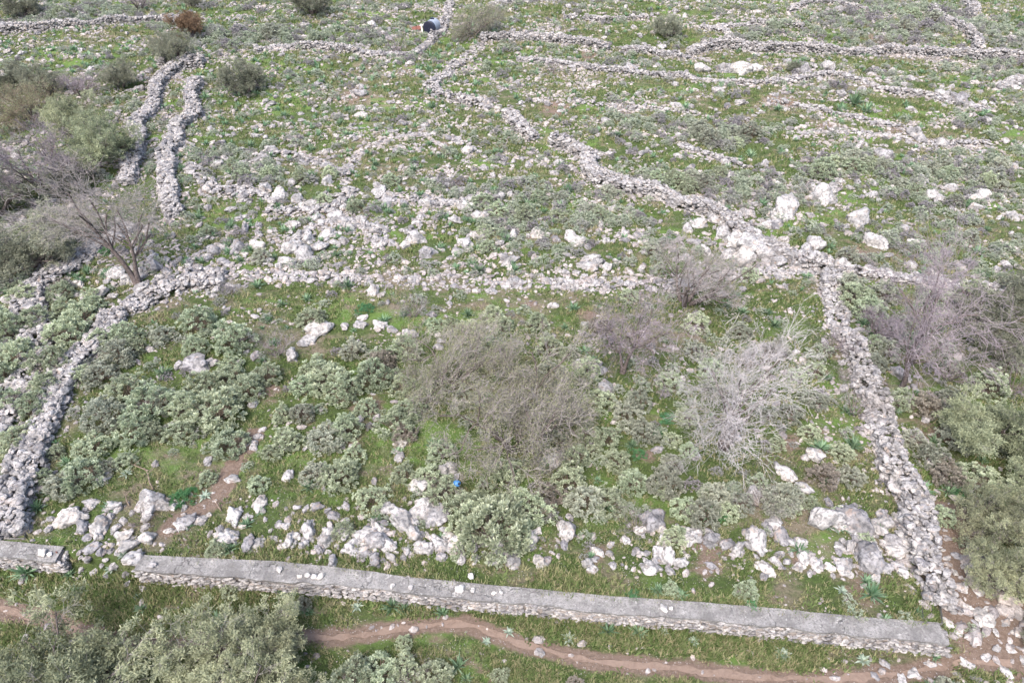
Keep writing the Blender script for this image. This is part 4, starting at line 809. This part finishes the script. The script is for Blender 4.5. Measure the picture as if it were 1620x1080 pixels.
V, F, A, B = scatter(GT, np.stack([xx,yy,H(xx,yy)-.005],1), s)
tag(obj('grass', mesh('grass', V, F, {'rnd': np.clip(.6*B+.4*A,0,1), 'alt': A}), M['grass']), 'short patchy green grass growing between the stones', 'grass', None, 'stuff')

# ------------------------------------------------------------ black tank, slatted pallet, rusty sheet, can, stake, sticks
def lathe(prof, n=28):
    prof = np.array(prof, float); t = np.arange(n)*2*np.pi/n; V = np.stack([np.cos(t)[None]*prof[:,0:1], np.sin(t)[None]*prof[:,0:1], np.repeat(prof[:,1:2], n, 1)],-1).reshape(-1,3)
    j = np.arange(n); k = (j+1)%n; F = np.concatenate([np.stack([j+i*n,k+i*n,k+(i+1)*n,j+(i+1)*n],1) for i in range(len(prof)-1)]); return V, F
def rotx(V, a): c, s = math.cos(a), math.sin(a); return V@np.array([[1,0,0],[0,c,s],[0,-s,c]])
def rotz(V, a): c, s = math.cos(a), math.sin(a); return V@np.array([[c,s,0],[-s,c,0],[0,0,1]])
x, y = map(float, gp(684,52)); z = float(H(x,y)); t = empty('water_tank', (x,y,z)); tag(t, 'black plastic water tank lying on its side by the wall', 'tank')
r = .82; t.scale = (.78,.78,.78)
body = [(.0,.9),(.02,.9)] + [(r*.97,.9),(r,.8)]
for i in range(7): zc = .72-i*.24; body += [(r,zc+.06),(r*.965,zc+.03),(r*.965,zc-.03),(r,zc-.06)]
body += [(r,-.82),(r*.97,-.9),(.02,-.9)]
V, F = lathe(body); V = rotz(rotx(V, math.pi/2), -.35)+np.array([0,0,r-.05]); obj('tank_body', mesh('tank_body', V, F), M['greyplastic'], t)
V, F = lathe([(.02,.97),(r*.7,.965),(r*.95,.94),(r*1.01,.90),(r*1.01,.60),(r*.99,.60)]); V = rotz(rotx(V, math.pi/2), -.35)+np.array([0,0,r-.05]); e1 = obj('end_cap', mesh('end_cap', V, F), M['black'], t)
V, F = lathe([(.24,0),(.24,.16),(.20,.18),(.02,.19)], 18); V = V+np.array([.05,.35,2*r-.1]); obj('inlet_lid', mesh('inlet_lid', V, F), M['black'], t)
def boxes(L):
    Vs, Fs = [], []
    for i, (a, b) in enumerate(L):
        (x0,y0,z0), (x1,y1,z1) = a, b; Vs += [(x0,y0,z0),(x1,y0,z0),(x1,y1,z0),(x0,y1,z0),(x0,y0,z1),(x1,y0,z1),(x1,y1,z1),(x0,y1,z1)]
        Fs += [[q+8*i for q in f] for f in ((0,3,2,1),(4,5,6,7),(0,1,5,4),(1,2,6,5),(2,3,7,6),(3,0,4,7))]
    return np.array(Vs, float), np.array(Fs)
t2 = empty('pallet', (x-1.1,y-.3,z-.05), .3); t2.scale = (.8,.8,.8); tag(t2, 'white slatted pallet leaning against the black water tank', 'pallet')
for i in range(4): V, F = boxes([((-.55,-.02+0,0.12+.34*i),(.55,.02,.26+.34*i))]); V = rotz(rotx(rotz(V@np.array([[0,0,1],[0,1,0],[1,0,0]]),0)+np.array([0,0,.6]), -.35), .1); obj('slat', mesh('slat', V, F), M['white'], t2)
V, F = boxes([((0,.025,-.5),(1.4,.07,-.4)),((0,.025,.35),(1.4,.07,.45))]); V = rotz(rotx(V+np.array([0,0,.6]), -.35), .1); obj('rail', mesh('rail', V, F), M['white'], t2)
t3g = np.meshgrid(np.linspace(-.8,.8,24), np.linspace(-.55,.55,6)); zz = .06*np.sin(t3g[0]*28)+.12*np.sin(t3g[0]*2); G = .6*np.stack([t3g[0], t3g[1], zz+.35],-1).reshape(-1,3); i = (np.arange(5)[:,None]*24+np.arange(23)[None]).ravel()
o = obj('rusty_sheet', mesh('rusty_sheet', np.concatenate([G, G-[0,0,.012]]), np.concatenate([np.stack([i,i+1,i+25,i+24],1), np.stack([i+144,i+24+144,i+25+144,i+1+144],1)])), M['rust'], loc=(x-1.7,y+.9,z)); o.rotation_euler = (.35,.1,.4); tag(o, 'rusty red sheet of iron lying left of the water tank', 'metal sheet')
x, y = map(float, gp(722,778)); t = empty('plastic_can', (x,y,float(H(x,y))+.55), .5); t.scale = (.8,.8,.8); t.rotation_euler = (.9,.3,.5); tag(t, 'small blue plastic can caught among the shrubs', 'can')
V, F = lathe([(.02,0),(.13,.0),(.15,.03),(.15,.24),(.12,.29),(.05,.31)]); obj('can_body', mesh('can_body', V, F, None, True), M['blue'], t)
V, F = lathe([(.05,.31),(.05,.36),(.01,.365)]); obj('lid', mesh('lid', V, F), M['black'], t)
x, y = map(float, gp(116,898)); z = float(H(x,y)); a = np.array([[0,0,-.1]]); b = np.array([[-.32,.12,.85]]); V, F = tubes(a, b, np.array([.028]), np.array([.024]), 8)
F = np.concatenate([F, [[8,9,10,11],[8,11,12,15],[12,13,14,15]]]); tag(obj('iron_stake', mesh('iron_stake', V, F), M['rust'], loc=(x,y,z)), 'rusty iron stake leaning at the end of the left wall stub', 'stake')
for px, py, dx, dy, L, lb in [(243,775,-.35,.5,1.0,'dry grey branch lying left of the feathery green clump, upper one'),(350,808,-.3,.35,.6,'dry stick poking up beside the small dirt track'),(205,800,-.3,.4,.6,'short bleached stick among the boulders at the front left'),(235,745,-.7,.2,.9,'thin brown branch lying on the grass near the left wall'),(1590,705,.3,-.5,.9,'pale stick on the bare earth at the right side'),(990,470,.6,.1,1.0,'dead brown branch on the rubble behind the lilac tree'),(428,425,.5,-.3,.8,'pale dead branch near the back left of the plot')]:
    x, y = map(float, gp(px, py)); z = float(H(x,y)); pts = np.array([[0,0,.02],[dx*.35,dy*.3,.10],[dx*.7,dy*.75,.13],[dx,dy,.22]])*L/max(.5,math.hypot(dx,dy)); side = np.array([[dx*.7,dy*.75,.13],[dx*.6+.2,dy+.1,.3]])*L/max(.5,math.hypot(dx,dy))
    V, F = tubes(np.concatenate([pts[:-1],side[:1]]), np.concatenate([pts[1:],side[1:]]), np.array([.03,.025,.018,.014]), np.array([.025,.018,.008,.006]), 6); tag(obj('dead_branch', mesh('dead_branch', V, F), M['twigbrown'], loc=(x,y,z)), lb, 'branch')

# ------------------------------------------------------------ labels that single each thing out
LM = [(685,45,'the black water tank'),(304,54,'the reddish far bush'),(388,148,'the lone round olive'),(279,90,'the lane head olive bush'),(92,300,'the purple bare tree'),(165,250,'the pale olive at left'),(214,440,'the rubble bare tree'),(748,55,'the pale tank side tree'),(497,20,'the very dark top bush'),(35,28,'the dark far left bush'),(1053,55,'the small round far bush'),
(1085,470,'the back wall tree'),(1145,700,'the widest bare tree'),(985,580,'the lilac bare tree'),(1437,600,'the pinkish bare tree'),(815,700,'the tangled central tree'),(710,600,'the tangled rear tree'),(440,555,'the low purple bush'),(1005,830,'the round grey bare bush'),(228,815,'the dry front left bush'),(292,785,'the left feathery clump'),(1318,550,'the right wall brown bush'),(1352,650,'the right wall grey bush'),
(350,1075,'the large bottom olive'),(140,1110,'the bottom left olive'),(650,1070,'the heather coloured bush'),(1590,950,'the broad lane olive'),(1560,695,'the yellowish olive'),(722,775,'the blue can'),(116,890,'the rusty stake'),(1500,1010,'the front right wall corner'),(1310,435,'the back right plot corner'),(285,430,'the back left plot corner'),(650,216,'the ring wall top'),(833,205,'the short mid slope wall'),(927,265,'the thick wall bend'),(1547,92,'the upper right wall junction'),(1100,85,'the terrace wall left end'),(1350,88,'the terrace wall middle'),(1395,72,'the straw coloured bush'),(1563,174,'the wavy wall right end'),(1320,121,'the wavy wall crest'),(690,150,'the collapsed bend wall'),(266,290,'the lane walls'),(1555,540,'the bushy tree at right'),(40,420,'the dark left edge tree'),(740,930,'the capped wall middle'),(1150,975,'the capped wall right half'),(440,900,'the capped wall left end'),(452,405,'the big outcrop'),(1190,385,'the smooth white slabs'),(628,700,'the inner terrace row'),(560,518,'the inner boulder row')]
LX, LY = gp(np.array([l[0] for l in LM], float), np.array([l[1] for l in LM], float)); cnt = {}
ORD = ['nearest','second nearest','third nearest','fourth nearest','fifth nearest','sixth nearest','seventh nearest','eighth nearest','ninth nearest','tenth nearest'] + [f'{n} nearest' for n in ('eleventh','twelfth','thirteenth','fourteenth','fifteenth','sixteenth','seventeenth','eighteenth','nineteenth','twentieth','twenty-first','twenty-second','twenty-third','twenty-fourth','twenty-fifth','twenty-sixth','twenty-seventh','twenty-eighth','twenty-ninth','thirtieth')]
items = []
for o, cat, ph, x, y in REG:
    d = np.hypot(LX-x, LY-y); j = int(np.argmin(d)); dx, dy = x-LX[j], y-LY[j]
    side = ('right of' if dx > 0 else 'left of') if abs(dx) > abs(dy) else ('behind' if dy > 0 else 'in front of')
    items.append((ph, j, side, float(d[j]), o, cat))
GRP = {'boulder':'limestone boulders strewn over the plot and slope','shrub':'grey green shrubs on the rocky slope','plant':'low green plants among the stones','stone':'small stones on the wall and lane'}
for ph, j, side, d, o, cat in sorted(items, key=lambda a: a[3]):
    k = (ph, j, side); n = cnt.get(k, 0); cnt[k] = n+1
    tag(o, f"{ph}, {ORD[min(n,29)]} {side} {LM[j][2]}", cat, GRP[cat])
